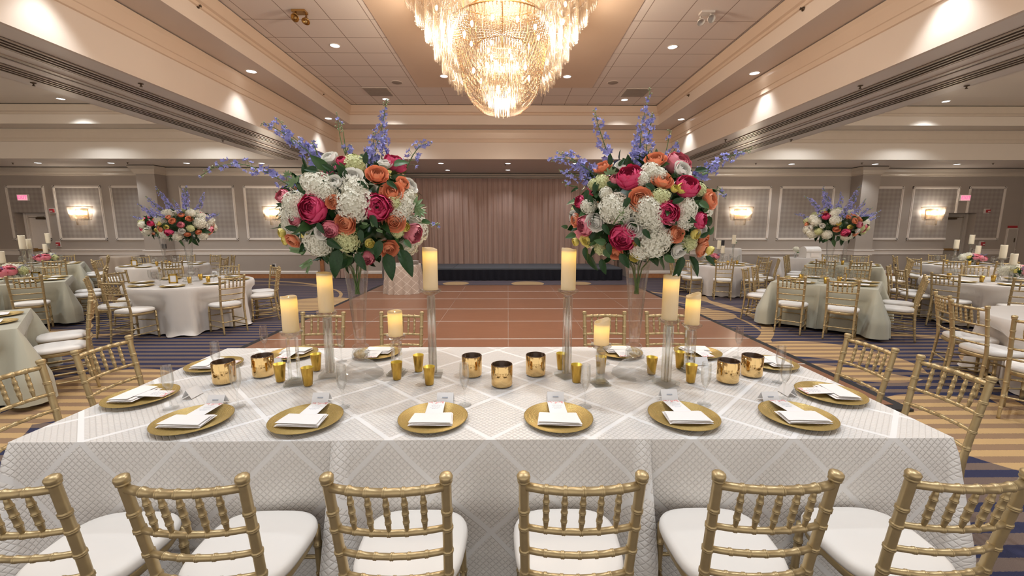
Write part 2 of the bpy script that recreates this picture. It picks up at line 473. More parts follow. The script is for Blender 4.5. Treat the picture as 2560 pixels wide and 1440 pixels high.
def satin(name, c, rough=0.38, spec=0.5, amt=0.06):
    t = NT(name); f = t.noise(2.2, 3, t.obco(), 0.6)
    t.col(t.mix(f, tuple(x * (1 - amt) for x in c), tuple(x * (1 + amt) for x in c)), rough, spec=spec)
    t.b.inputs['Sheen Weight'].default_value = 0.2; t.bump(f, 0.08, 0.02); M[name] = t.m
satin('white_satin', (0.66, 0.62, 0.58))
satin('sage_cloth', (0.44, 0.43, 0.34), 0.55)
satin('grey_white_cloth', (0.60, 0.56, 0.53))
satin('taupe_cloth', (0.45, 0.36, 0.28), 0.5)
satin('curtain_mauve', (0.44, 0.30, 0.25), 0.6, 0.3)
# ------------------------------------------------------------------ the room shell
struct(MB().bb(XE, XF, YN, YR + 0.2, -0.1, 0.0).obj('floor', M['carpet']))

def ring_bay(name, x0, x1, y0, y1, mats):
    """a coffered ceiling bay: mitred profile swept round a rectangle, offsets run inward"""
    prof = [(-0.05, Z1, 0), (0, Z1, 0), (0, 4.075, 0), (0.022, 4.085, 1), (0.022, 4.165, 1), (0.034, 4.175, 1), (0.060, 4.33, 1), (0.060, 4.405, 1),
            (0.035, 4.408, 2), (0.035, Z2, 3), (0.60, Z2, 3), (0.60, 4.655, 0), (0.625, 4.665, 1), (0.625, 4.71, 1), (0.66, 4.73, 1),
            (0.70, 4.87, 1), (0.70, 4.885, 1), (0.68, 4.888, 2), (0.68, Z3, 2)]
    m = MB()
    for a, b in zip(prof[:-1], prof[1:]):
        if False: pass
        def cs(o, z): return [(x0 + o, y0 + o, z), (x1 - o, y0 + o, z), (x1 - o, y1 - o, z), (x0 + o, y1 - o, z)]
        vs = cs(a[0], a[1]) + cs(b[0], b[1])
        m.add(vs, [(k, (k + 1) % 4, (k + 1) % 4 + 4, k + 4) for k in (1, 2, 3)], b[2], False)
    return struct(m.obj(name, mats))
mats_c = [M['ceiling_paint'], M['trim_peach'], M['dark_groove'], M['low_soffit']]
mats_s = [M['side_ceiling_paint'], M['crown_paint'], M['dark_groove'], M['side_ceiling_paint']]
ring_bay('trim_1', XL, XR, YN - 2.0, YB, mats_c)
ring_bay('trim_2', XE + 1.4, XLO, YN - 2.0, YB, mats_s)
ring_bay('trim_3', XRO, XF - 1.4, YN - 2.0, YB, mats_s)
m = MB()
for x0, x1, k in ((XL + 0.68, XR - 0.68, 0), (XE + 2.08, XLO - 0.68, 1), (XRO + 0.68, XF - 2.08, 1)):
    m.bb(x0, x1, YN, YB - 0.68, Z3, Z3 + 0.08, k)
struct(m.obj('ceiling', [M['ceiling_tile'], M['side_ceiling_paint']]))
m = MB()                                            # low soffits: beams, rear strip, recess, near strip
m.bb(XLO + 0.03, XL - 0.03, YN, YB, Z1 + 0.001, Z1 + 0.3, 0).bb(XR + 0.03, XRO - 0.03, YN, YB, Z1 + 0.001, Z1 + 0.3, 0)
m.bb(XE, XF, YB + 0.03, YR + 0.2, Z1 + 0.001, Z1 + 0.3, 1)
m.bb(XE, XE + 1.37, YN, YB + 0.1, Z1 + 0.001, Z1 + 0.3, 1).bb(XF - 1.37, XF, YN, YB + 0.1, Z1 + 0.001, Z1 + 0.3, 1)
struct(m.obj('ceiling_soffit', [M['track_paint'], M['low_soffit']]))
struct(MB().bb(-2.06, 1.95, 1.9, 10.12, Z3 - 0.012, Z3 - 0.002).obj('ceiling_panel', M['peach_panel']))

# operable-partition tracks let into the two beams
for sgn, xi, nm in ((-1, XL, 'trim_4'), (1, XR, 'trim_5')):
    m = MB()
    def strip(a, b, z, h, mi):
        xa, xb = sorted((xi + sgn * a, xi + sgn * b)); m.bb(xa, xb, YN + 0.5, YB + 0.12, z, z + h, mi)
    for a in (0.375, 1.205):
        strip(a - 0.012, a + 0.252, Z1 - 0.004, 0.004, 0)
        for k in range(4):
            strip(a - 0.012 + k * 0.078, a + 0.018 + k * 0.078, Z1 - 0.016, 0.014, 1)
    strip(0.66, 0.83, Z1 - 0.010, 0.008, 2); strip(0.83, 0.90, Z1 - 0.022, 0.020, 1); strip(0.945, 0.962, Z1 - 0.006, 0.005, 0); strip(0.97, 1.12, Z1 - 0.014, 0.012, 2)
    struct(m.obj(nm, [M['dark_groove'], M['aluminium'], M['track_paint']]))

# rear wall with the stage recess and two doorways
DL = (-16.2, -15.2, 2.18); DR = (14.77, 15.72, 2.18)
RX0, RX1 = -4.25, 4.10
m = MB()
T = 0.45
for x0, x1 in ((XE, DL[0]), (DL[1], RX0), (RX1, DR[0]), (DR[1], XF)):
    m.bb(x0, x1, YW, YW + T, 0, Z1)
for d in (DL, DR): m.bb(d[0], d[1], YW, YW + T, d[2], Z1)
struct(m.obj('wall_back', M['wall_taupe']))
m = MB(); m.bb(RX0 - 0.2, RX1 + 0.2, YR, YR + 0.15, 0, Z1).bb(RX0 - 0.15, RX0, YW + T, YR, 0, Z1).bb(RX1, RX1 + 0.15, YW + T, YR, 0, Z1)
struct(m.obj('wall_recess', M['wall_taupe']))
struct(MB().bb(XE - 0.15, XE, YN, YR + 0.2, 0, Z1 + 0.3).obj('wall_left', M['side_wall']))
struct(MB().bb(XF, XF + 0.15, YN, YR + 0.2, 0, Z1 + 0.3).obj('wall_right', M['side_wall']))
# corner chases that end the rear wall
struct(MB().bb(XE, -17.3, YW - 0.5, YW, 0, Z1).obj('wall_corner_left', M['side_wall']))

# pilasters
PL = (-11.70, -11.12, 13.5); PR = (11.35, 11.92, 13.5)
for nm, p in (('wall_pilaster_left', PL), ('wall_pilaster_right', PR)):
    struct(MB().bb(p[0], p[1], p[2], YW, 0, Z1).obj(nm, M['wall_taupe']))

def run(prof, segs, name, mats):
    """a moulding profile (out from wall, z, mat) carried along the rear wall and round the pilasters"""
    m = MB()
    for pts in segs:
        n = len(pts)
        nor = []
        for i in range(n):
            ds = []
            if i > 0: d = (Vector(pts[i]) - Vector(pts[i - 1])).normalized(); ds.append(Vector((d.y, -d.x)))
            if i < n - 1: d = (Vector(pts[i + 1]) - Vector(pts[i])).normalized(); ds.append(Vector((d.y, -d.x)))
            v = ds[0] if len(ds) == 1 else (ds[0] + ds[1]) / (1 + ds[0].dot(ds[1]))
            nor.append(v)
        for a, b in zip(prof[:-1], prof[1:]):
            for i in range(n - 1):
                q = []
                for (o, z, _), j in ((a, i), (a, i + 1), (b, i + 1), (b, i)):
                    q.append((pts[j][0] + nor[j].x * o, pts[j][1] + nor[j].y * o, z))
                m.add(q, [(0, 1, 2, 3)], b[2], False)
    return struct(m.obj(name, mats))
def path(x0, x1):
    pts = [(x0, YW)]
    for p in (PL, PR):
        if x0 < p[0] < x1: pts += [(p[0], YW), (p[0], p[2]), (p[1], p[2]), (p[1], YW)]
    pts.append((x1, YW)); return pts
allx = [path(-17.3, RX0), path(RX1, XF)]
low = [path(-17.3, DL[0] - 0.02), path(DL[1] + 0.02, -6.4), path(-5.35, RX0), path(RX1, DR[0] - 0.02), path(DR[1] + 0.02, XF)]
crown = [(0, 3.36, 0), (0.03, 3.37, 0), (0.03, 3.40, 0), (0.05, 3.42, 0), (0.08, 3.50, 0), (0.14, 3.57, 0), (0.14, 3.60, 0), (0.12, 3.602, 1), (0.12, Z1, 1)]
run(crown, allx + [[(RX0, YR), (RX1, YR)]], 'trim_6', [M['crown_paint'], M['dark_groove']])
rail = [(0, 0.79, 0), (0.018, 0.795, 0), (0.018, 0.90, 0), (0.022, 0.91, 0), (0.022, 0.93, 0), (0.05, 0.945, 0), (0.05, 0.965, 0), (0, 0.975, 0)]
run(rail, low, 'trim_7', [M['white_trim']])
base = [(0.012, 0.0, 1), (0.012, 0.15, 1), (0.025, 0.151, 0), (0.025, 0.225, 0), (0.012, 0.245, 0), (0, 0.25, 0)]
run(base, low, 'baseboard_back', [M['white_trim'], M['base_wood']])

# panel mouldings with wallpaper, cut away where a doorway breaks them
def wall_panel(x0, x1, n, door=None, z0=1.273, z1=3.045):
    W_ = 0.075
    m = MB(); y = YW
    def piece(a, b, c, d):
        if door and a < door[1] and b > door[0] and c < door[2]:
            if b - a > 0.3:                          # horizontal run
                if a < door[0]: piece2(a, door[0], c, d)
                if b > door[1]: piece2(door[1], b, c, d)
            else: piece2(a, b, door[2], d)
        else: piece2(a, b, c, d)
    def piece2(a, b, c, d):
        m.bb(a, b, y - 0.018, y, c, d, 0)
        if b - a > d - c: m.bb(a, b, y - 0.034, y - 0.018, c + 0.02, d - 0.028, 0)
        else: m.bb(a + 0.024, b - 0.024, y - 0.034, y - 0.018, c, d, 0)
    piece(x0, x1, z1 - W_, z1); piece(x0, x1, z0, z0 + W_)
    piece(x0, x0 + W_, z0, z1); piece(x1 - W_, x1, z0, z1)
    a, b = x0 + W_, x1 - W_
    if door and a < door[1] and b > door[0]:
        m.bb(a, b, y - 0.004, y, door[2], z1 - W_, 1)
        if a < door[0]: m.bb(a, door[0], y - 0.004, y, z0 + W_, door[2], 1)
        if b > door[1]: m.bb(door[1], b, y - 0.004, y, z0 + W_, door[2], 1)
    else: m.bb(a, b, y - 0.004, y, z0 + W_, z1 - W_, 1)
    struct(m.obj('trim_%d' % n, [M['white_trim'], M['wallpaper_check']]))
for i, (a, b, d) in enumerate(((-16.35, -15.10, DL), (-14.83, -13.26, None), (-12.99, -11.80, None), (-10.74, -8.95, None), (-8.66, -6.87, None),
                               (4.75, 6.62, None), (6.91, 8.74, None), (9.01, 10.84, None), (12.02, 13.15, None), (13.44, 15.03, DR), (15.33, 16.58, DR))):
    wall_panel(a, b, 10 + i, d)

# doors set back in their openings
for n, d, hs, mt in ((1, DL, 1, 'white_trim'), (2, DR, -1, 'door_paint')):
    r = struct(empty('door_%d' % n, ((d[0] + d[1]) / 2, YW + 0.30, 0)))
    wd = d[1] - d[0]
    m = MB()
    for s in (-1, 1): m.box((s * (wd / 2 - 0.06), 0, d[2] / 2), (0.12, 0.12, d[2])); m.box((s * (wd / 2 - 0.075), -0.07, d[2] / 2), (0.05, 0.03, d[2]))
    m.box((0, 0, d[2] - 0.04), (wd - 0.24, 0.12, 0.08)); struct(m.obj('door_frame', M[mt], r))
    m = MB().box((0, 0.03, (d[2] - 0.08) / 2), (wd - 0.24, 0.045, d[2] - 0.08)); struct(m.obj('door_leaf', M[mt], r))
    m = MB().box((0.0, -0.05, 0.95), (wd - 0.36, 0.05, 0.07)).box((-hs * (wd / 2 - 0.2), -0.03, 0.95), (0.09, 0.07, 0.11)); struct(m.obj('panic_bar', M['brass'], r))
    m = MB().box((hs * 0.05, -0.04, 2.0), (0.28, 0.06, 0.06)).box((0, -0.11, 2.03), (0.42, 0.03, 0.02), rz=0.25 * hs).box((hs * 0.1, -0.09, 2.05), (0.35, 0.02, 0.015), rz=-0.3)
    struct(m.obj('door_closer', M['dark_metal'], r))
struct(MB().bb(DL[0], DL[1], YW + 0.40, YW + T, 0, DL[2]).bb(DR[0], DR[1], YW + 0.40, YW + T, 0, DR[2]).obj('wall_door_backing', M['side_wall']))

# wood-cased side opening with its gathered drape
struct(MB().bb(-6.30, -6.18, YW - 0.05, YW, 0, 2.3).bb(-5.47, -5.40, YW - 0.05, YW, 0, 2.3).bb(-6.30, -5.40, YW - 0.05, YW, 2.22, 2.34).obj('trim_8', M['base_wood']))

# dance floor with its black edging
FX0, FX1, FY0, FY1 = -3.66, 3.64, 3.68, 11.98
dfl = empty('dance_floor', (0, 0, 0), 0, 'reddish brown wooden dance floor of large panels edged in black', 'dance floor')
MB().bb(FX0, FX1, FY0, FY1, 0.004, 0.030).obj('panel_surface', M['dance_floor_wood'], dfl)
m = MB(); e = 0.10
for a, b, c, d in ((FX0 - e, FX0, FY0 - e, FY1 + e), (FX1, FX1 + e, FY0 - e, FY1 + e), (FX0, FX1, FY0 - e, FY0), (FX0, FX1, FY1, FY1 + e)):
    m.bb(a, b, c, d, 0.004, 0.026)
o = m.obj('edging', M['black_rubber'], dfl); o['label'] = 'black rubber edging'
m = MB()
for y in (10.76, 9.61, 8.39, 7.24, 6.05, 4.86): m.bb(FX0, FX1, y - 0.011, y + 0.011, 0.030, 0.0325)
for x in (-2.44, -1.22, 0.0, 1.22, 2.44): m.bb(x - 0.002, x + 0.002, FY0, FY1, 0.030, 0.0308, 1)
o = m.obj('metal_joint', [M['floor_joint'], M['grey_mesh']], dfl); o['label'] = 'thin metal joints between the panels'

# stage, skirt and curtains
stg = empty('stage', (0.03, 14.2, 0), 0, 'low black stage platform in front of the pale pink curtains', 'stage')
m = MB()
for k in range(4): m.bb(-3.62 + k * 1.815, -3.62 + (k + 1) * 1.815 - 0.012, -0.80, 0.80, 0.36, 0.40)
m.bb(-3.62, 3.63, -0.9, -0.80, 0.355, 0.397)
m.obj('deck', M['stage_top'], stg)
m = MB()
m.grid(lambda u, v: (-3.66 + 7.32 * u, -0.93 + 0.022 * math.sin(u * 190) * (1.1 - v) + 0.012 * math.sin(u * 61), 0.012 + v * 0.345), 420, 3)
m.grid(lambda u, v: (3.66 + 0.02 * math.sin(u * 50), -0.93 + 1.72 * u, 0.012 + v * 0.345), 60, 3)
m.grid(lambda u, v: (-3.66 + 0.02 * math.sin(u * 50), -0.93 + 1.72 * u, 0.012 + v * 0.345), 60, 3)
m.obj('skirt', M['stage_skirt'], stg)
for x in (-3.4, -1.2, 1.2, 3.4): MB().box((x, 0, 0.18), (0.05, 1.4, 0.36)).obj('support', M['dark_metal'], stg)

def drape(name, x0, x1, y, z0, z1, folds, amp, mat, seed, pinch=0.0, side=0):
    rnd = random.Random(seed); ph = [rnd.uniform(0, 6.28) for _ in range(6)]
    def fn(u, v):
        x = x0 + (x1 - x0) * u
        a = amp * (0.45 + 0.55 * (1 - v))
        y_ = y + a * (math.sin(u * folds * 6.283 + ph[0] + 0.8 * math.sin(u * 9 + ph[1])) + 0.5 * math.sin(u * folds * 15.1 + ph[2]) * (0.6 + 0.4 * v) + 0.5 * math.sin(u * folds * 2.3 + ph[3] + 2 * (1 - v)))
        x_ = x + 0.03 * math.sin(u * folds * 6.283 + ph[4]) * (1 - v)
        if pinch: x_ = side + (x_ - side) * (1 - pinch * (1 - abs(v * 2 - 1)) ** 1.0)
        return (x_, y_, z0 + (z1 - z0) * v)
    m = MB().grid(fn, max(60, int(folds * 16)), 14)
    return m.obj(name, mat)
o = drape('curtain', -4.15, 0.19, 15.19, 0.03, 3.43, 17, 0.055, M['curtain_mauve'], 3)
tag(o, 'pale mauve stage curtain on the half toward the small lattice-cloth table', 'curtain', 'curtains behind the stage')
o = drape('curtain', 0.10, 4.05, 15.25, 0.03, 3.43, 15, 0.055, M['curtain_mauve'], 9)
tag(o, 'pale mauve stage curtain on the half away from the small lattice-cloth table', 'curtain', 'curtains behind the stage')
m = MB().tube([(-4.2, 15.2, 3.49), (4.08, 15.2, 3.49)], 0.022, 8)
tag(m.obj('curtain_rod', M['crown_paint']), 'long rod holding the stage curtains under the recess ceiling', 'curtain rod')
o = drape('curtain', -5.80, -5.42, YW - 0.09, 0.02, 2.2, 4, 0.04, M['curtain_mauve'], 21)
tag(o, 'narrow gathered mauve drape beside the wood-cased opening', 'curtain')
# ------------------------------------------------------------------ ceiling fittings
disc = MB().lathe([(0.0, -0.004), (0.078, -0.004)], 24); disc_me = disc.mesh('lens', M['lamp_disc'])
rimm = MB().lathe([(0.078, -0.001), (0.080, -0.009), (0.095, -0.008), (0.098, 0.0)], 24); rim_me = rimm.mesh('rim', M['white_trim'])
def zone(x, y, z):
    if z < 3.7:
        if y > 14: return 'recessed downlight in the stage recess ceiling'
        return 'downlight in the rear wall soffit'
    if abs(x) > 6.5: return 'recessed downlight in the side bay'
    if 4.3 < z < 4.5: return 'recessed downlight in the stepped soffit'
    return 'recessed downlight in the white tile ceiling' if abs(x) > 2 else 'recessed downlight in the peach ceiling panel'
def where(x, y, z):
    near = 'nearest the stage' if y > 9.3 and z > 3.7 else ('second from the stage' if y > 6.6 else ('third from the stage' if y > 3.1 else 'fourth from the stage'))
    return near
lowl = {-14.14: 'above the sconce next to the exit sign', -11.96: 'above the pilaster by the tall twin bouquets', -9.70: 'above the plain wall panel past the pilaster', -7.45: 'above the sconce half hidden by the big bouquet',
        8.68: 'above the gap between sconce panel and plain panel', 11.26: 'before the pilaster behind the sage tables', 13.79: 'above the sconce next to the doorway'}
for (x, y, z, pw, sa) in DOWN:
    sd = 'left' if x < 0 else 'right'
    lab = zone(x, y, z)
    if z < 3.7 and abs(x) > 5: lab += ', ' + lowl[x]
    elif z < 3.7 and y < 14: lab = 'recessed downlight in front of the stage recess, %s' % ('above the stage centre' if abs(x) < 1 else ('toward the small lattice-cloth table' if x < 0 else 'toward the round table by the stage'))
    elif z < 3.7: lab += ', %s' % ('above the stage centre' if abs(x) < 1 else ('toward the small lattice-cloth table' if x < 0 else 'away from the small lattice-cloth table'))
    elif abs(x) > 6.5: lab += ' on the %s, %s' % (sd, ('rear row ' if y > 10 else ('second row ' if y > 7 else ('third row ' if y > 4 else 'fourth row '))) + ('outer lamp' if abs(x) > 10 else 'inner lamp'))
    else: lab += ' on the %s, %s' % (sd, where(x, y, z))
    r = empty('recessed_downlight', (x, y, z), 0, lab, 'ceiling light', 'recessed ceiling downlights')
    link('lens', disc_me, r); link('rim', rim_me, r)
    ld = bpy.data.lights.new('downlight_lamp', 'SPOT'); ld.energy = pw; ld.color = COOL; ld.spot_size = math.radians(sa); ld.spot_blend = 0.75; ld.shadow_soft_size = 0.07
    lo = bpy.data.objects.new('downlight_lamp', ld); COL.objects.link(lo); lo.parent = r; lo.location = (0, 0, -0.03)

# air vents, speakers, emergency heads, sprinklers
for sx, x in ((-1, -3.09), (1, 3.06)):
    sd = 'toward the brass emergency light' if sx < 0 else 'toward the cream emergency light'
    r = empty('air_vent', (x, 10.46, Z3), 0, 'brown square air vent in the tile ceiling, ' + sd, 'air vent', 'ceiling air vents')
    m = MB().box((0, 0, -0.006), (0.60, 0.60, 0.010)); m.obj('frame', M['white_trim'], r)
    m = MB()
    for k in range(13): m.box((0, -0.27 + k * 0.045, -0.016), (0.55, 0.03, 0.012))
    m.obj('grille', M['grey_mesh'], r)
for x, y, t_ in ((-2.48, 9.84, 'on the side of the brass emergency lamp'), (2.35, 9.8, 'on the side of the white emergency lamp')):
    r = empty('ceiling_speaker', (x, y, Z3), 0, 'round flush speaker grille in the tile ceiling ' + t_, 'speaker', 'ceiling speakers')
    MB().lathe([(0, -0.012), (0.10, -0.011), (0.112, -0.006)], 28).obj('grille', M['grey_mesh'], r)
    MB().lathe([(0.112, -0.006), (0.122, -0.008), (0.128, 0)], 28).obj('ring', M['white_trim'], r)
for x, y, mt, lb, fl in ((-3.12, 6.77, 'brass', 'brass emergency light with twin round heads on the tile ceiling', 1), (3.0, 6.74, 'white_plastic', 'cream emergency light with twin round heads on the tile ceiling', -1)):
    r = empty('emergency_light', (x, y, Z3), 0, lb, 'emergency light')
    MB().box((0, 0, -0.015), (0.20, 0.12, 0.03)).obj('plate', M[mt], r)
    for k, (dx, dy) in enumerate(((-0.05, -0.02), (0.06, 0.08))):
        h = MB(); h.tube([(dx * fl, dy, -0.03), (dx * fl, dy - 0.02, -0.07)], 0.014, 8)
        o0 = len(h.v)
        h.lathe([(0.0, 0.05), (0.035, 0.045), (0.056, 0.0), (0.060, -0.012), (0.054, -0.014)], 20)
        R_ = Matrix.Translation((dx * fl, dy - 0.03, -0.115)) @ Matrix.Rotation(-1.0 + 0.5 * k, 4, 'X')
        h.xf(R_, o0); hd = h.obj('lamp_head', M[mt], r)
        f_ = MB().lathe([(0, 0.0), (0.03, -0.004), (0.054, -0.012)], 20); f_.xf(R_); f_.obj('lens', M['clear_glass'], hd)
sp_m = MB().lathe([(0.032, 0.0), (0.030, -0.006), (0.010, -0.010), (0.008, -0.030), (0.016, -0.034), (0.018, -0.040), (0.0, -0.042)], 12)
sp_me = sp_m.mesh('sprinkler_head', M['dark_metal'])
spr = [((83, 210), 'on the beam toward the brass emergency lamp, nearest the camera'), ((352, 212), 'on the beam inner edge toward the brass emergency lamp'), ((557, 353), 'on the beam outer edge above the twin bouquets'),
       ((2151, 217), 'on the beam inner edge toward the white emergency lamp'), ((2417, 217), 'on the beam outer edge toward the white emergency lamp'), ((1814, 352), 'on the beam inner edge near the stage and the round table'), ((1978, 352), 'on the beam outer edge above the far sage tables'),
       ((32, 410), 'in the rear soffit above the exit doorway wall'), ((319, 409), 'in the rear soffit between two downlights near the pilaster'), ((1890, 411), 'in the rear soffit above the lit sconce near the stage'), ((2155, 410), 'in the rear soffit in front of the far pilaster'), ((2483, 411), 'in the rear soffit next to the side wall'), ((1263, 413), 'in the soffit in front of the stage curtains')]
for (px, py), lb in spr:
    p = at(px, py - 3, Z1); o = link('sprinkler', sp_me, None, (p.x, p.y, Z1 - 0.001)); tag(o, 'small ceiling sprinkler ' + lb, 'sprinkler', 'fire sprinklers')
for (px, py), lb in (((495, 15), 'on the coffer step toward the brass emergency lamp, nearest the camera'), ((806, 236), 'on the coffer step near the big bouquet'), ((2008, 22), 'on the coffer step toward the white emergency lamp, nearest the camera'), ((1722, 238), 'on the coffer step near the stage and round table')):
    x = XL + 0.605 if px < 1280 else XR - 0.605
    r_ = ray(px, py); t_ = x / r_.x
    o = link('sprinkler', sp_me, None, (x, r_.y * t_, EYE + r_.z * t_)); o.rotation_euler = (0, PI / 2 * (-1 if px < 1280 else 1), 0); tag(o, 'small side-wall sprinkler ' + lb, 'sprinkler', 'fire sprinklers')

# ------------------------------------------------------------------ crystal chandelier
CX, CY = -0.08, 6.0
chd = empty('chandelier', (CX, CY, Z3), 0, 'huge tiered crystal chandelier of glass rods and bead strands hanging over the dance floor', 'chandelier')
def nearw(a, p=1.3): return max(0.0, -math.sin(a)) ** p
rods = [(1.25, 4.62, 0.00), (1.13, 4.40, 0.25), (1.01, 4.19, 0.45), (0.90, 3.95, 0.62), (0.80, 3.76, 0.8), (0.71, 3.66, 0.85)]
for r_, zb, up in rods:
    m = MB(); n = int(2 * PI * r_ / 0.030)
    for k in range(n):
        a = 2 * PI * k / n
        zz = zb + up * nearw(a) + 0.035 * (k % 3) - 0.035 + 0.04 * math.sin(a * 9)
        x, y = r_ * math.cos(a), r_ * math.sin(a)
        z0 = zz - Z3
        while z0 < -0.16:
            z1 = min(z0 + 0.26, -0.06)
            m.tube([(x, y, z0 + 0.012), (x, y, z1)], 0.0085, 4)
            m.octa((x, y, z0), 0.015)
            z0 = z1 + 0.012
            if z1 >= -0.061: break
    o = m.obj('crystal_tier', M['chandelier_crystal'], chd); o['kind'] = 'stuff'
def basket(a, t):
    wn = nearw(a, 1.0)
    prof = [(0.66, 4.34), (0.62, 4.12), (0.575, 3.9), (0.53, 3.68), (0.48, 3.5), (0.38, 3.36), (0.27, 3.27)]
    f = t * (len(prof) - 1); i = min(int(f), len(prof) - 2); f -= i
    r = prof[i][0] * (1 - f) + prof[i + 1][0] * f; z = prof[i][1] * (1 - f) + prof[i + 1][1] * f
    rn = 0.66 - 0.31 * t; zn = 4.34 - 0.28 * t + 0.02
    return r * (1 - wn) + rn * wn, z * (1 - wn) + zn * wn
m = MB(); mw = MB(); NA, NT_ = 84, 34
for k in range(NA):
    a = 2 * PI * k / NA; pts = []
    for j in range(NT_):
        r, z = basket(a, j / (NT_ - 1)); p = (r * math.cos(a), r * math.sin(a), z - Z3); pts.append(p)
        if nearw(a, 1.0) > 0.5 and j % 2 and j > 4: continue
        m.octa(p, 0.0155)
    mw.tube(pts[::3] + [pts[-1]], 0.0022, 3, cap=False)
o = m.obj('bead_basket', M['chandelier_bead'], chd); o['kind'] = 'stuff'
mw.obj('bead_wire', M['brass'], chd)
for r_, zt, zb, n in ((0.34, 4.08, 3.46, 56), (0.26, 3.86, 3.36, 46), (0.18, 3.8, 3.27, 34), (0.09, 3.8, 3.20, 18)):
    m = MB()
    for k in range(n):
        a = 2 * PI * k / n; x, y = r_ * math.cos(a), r_ * math.sin(a)
        z0, z1 = zb + 0.03 * (k % 2), zt
        m.tube([(x, y, z0 - Z3), (x, y, (z0 + z1) / 2 - 0.02 - Z3)], 0.010, 5); m.tube([(x, y, (z0 + z1) / 2 - Z3), (x, y, z1 - Z3)], 0.010, 5)
        m.octa((x, y, (z0 + z1) / 2 - 0.01 - Z3), 0.014)
    o = m.obj('crystal_cluster', M['cluster_crystal'], chd); o['kind'] = 'stuff'
m = MB()
for r_, z in ((1.25, -0.05), (1.01, -0.05), (0.80, -0.05), (0.66, 4.35 - Z3), (0.35, 4.09 - Z3)):
    m.tube([(r_ * math.cos(2 * PI * k / 64), r_ * math.sin(2 * PI * k / 64), z) for k in range(65)], 0.009, 5, cap=False)
for k in range(8):
    a = PI * k / 4; m.tube([(0, 0, -0.05), (1.25 * math.cos(a), 1.25 * math.sin(a), -0.05)], 0.012, 5)
    m.tube([(0.66 * math.cos(a), 0.66 * math.sin(a), 4.35 - Z3), (0.66 * math.cos(a), 0.66 * math.sin(a), -0.05)], 0.005, 4)
    m.tube([(0.35 * math.cos(a), 0.35 * math.sin(a), 4.09 - Z3), (0.35 * math.cos(a), 0.35 * math.sin(a), -0.05)], 0.005, 4)
m.lathe([(0, -0.07), (0.16, -0.06), (0.20, -0.01), (0.2, 0)], 24)
m.obj('frame', M['brass'], chd)
blb = MB().sph((0, 0, 0), 0.020, 8, 6, sc=(1, 1, 1.8)); blb_me = blb.mesh('bulb', M['bulb'])
pos = [(0.50, 4.24, 10, 0.1), (0.22, 3.9, 5, 0.3), (0.10, 3.55, 3, 0.0), (0.86, 4.5, 12, 0.2), (0.40, 3.75, 6, 0.35)]
for r_, z, n, ph in pos:
    for k in range(n):
        a = 2 * PI * k / n + ph
        link('bulb', blb_me, chd, (r_ * math.cos(a), r_ * math.sin(a), z - Z3))
for x, y, z, e in ((0, 0, -1.52, 85), (0.95, 0, -0.62, 125), (-0.95, 0, -0.62, 125), (0, 0.9, -0.75, 125), (0.0, -0.9, -0.5, 110), (0, 0, -0.6, 40)):
    ld = bpy.data.lights.new('chandelier_lamp', 'POINT'); ld.energy = e; ld.color = (1.0, 0.87, 0.71); ld.shadow_soft_size = 0.12
    lo = bpy.data.objects.new('chandelier_lamp', ld); COL.objects.link(lo); lo.parent = chd; lo.location = (x, y, z)

dup_tree(chd, (-11.8, 5.6, Z3), 0, 'unseen tiered crystal chandelier of the bay above the round white tables')  # unseen pair outside the view, added to brighten the side bay ceilings
dup_tree(chd, (11.2, 5.6, Z3), 0, 'unseen tiered crystal chandelier of the bay above the farther sage tables')

# ------------------------------------------------------------------ wall sconces
def sconce(x, z, lb, first=[None]):
    y = YW - 0.04
    if first[0] is not None:
        return dup_tree(first[0], (x, y, z), 0, lb)
    r = empty('wall_sconce', (x, y, z), 0, lb, 'wall lamp', 'crystal wall sconces')
    MB().box((0, 0.018, 0.0), (0.40, 0.03, 0.30)).obj('back_plate', M['brass'], r)
    m = MB()
    for tier, (w_, d_, zt, zb) in enumerate(((0.40, 0.20, 0.22, -0.10), (0.36, 0.17, 0.0, -0.19), (0.19, 0.10, -0.12, -0.34))):
        n = 34 if tier < 2 else 18
        for k in range(n):
            a = PI + PI * (k + 0.5) / n; x_, y_ = w_ * math.cos(a), d_ * math.sin(a)
            zb_ = zb - 0.03 * math.sin(a + PI) 
            m.tube([(x_, y_, zt), (x_ * 0.9, y_ * 0.9, zb_)], 0.0085, 4)
            for q in range(7): 
                f = q / 6; m.octa((x_ * (1 - 0.1 * f), y_ * (1 - 0.1 * f), zt + (zb_ - zt) * f), 0.0125)
    o = m.obj('crystal_basket', M['chandelier_crystal'], r); o['kind'] = 'stuff'
    MB().tube([(0.41 * math.cos(PI + PI * k / 24), 0.21 * math.sin(PI + PI * k / 24), 0.225) for k in range(25)], 0.008, 6).obj('rim', M['brass'], r)
    for q in (-0.22, -0.07, 0.08, 0.22):
        link('bulb', sb_me, r, (q, -0.08, 0.03))
    for dx in (-0.16, 0.16):
        ld = bpy.data.lights.new('sconce_lamp', 'POINT'); ld.energy = 12; ld.color = (1.0, 0.90, 0.76); ld.shadow_soft_size = 0.06
        lo = bpy.data.objects.new('sconce_lamp', ld); COL.objects.link(lo); lo.parent = r; lo.location = (dx, -0.10, 0.06)
    first[0] = r
    return r
sb_me = MB().sph((0, 0, 0), 0.034, 8, 6, sc=(1, 1, 1.6)).mesh('bulb', M['sconce_bulb'])
sconce(-13.98, 2.14, 'lit crystal wall sconce on the panel beside the red strobe and the exit doorway')
sconce(-7.66, 2.14, 'lit crystal wall sconce half hidden behind the big bouquet')
sconce(7.74, 2.14, 'lit crystal wall sconce on the panel nearest the stage, above the high cocktail table')
sconce(14.17, 2.14, 'lit crystal wall sconce beside the exit doorway next to the corner')

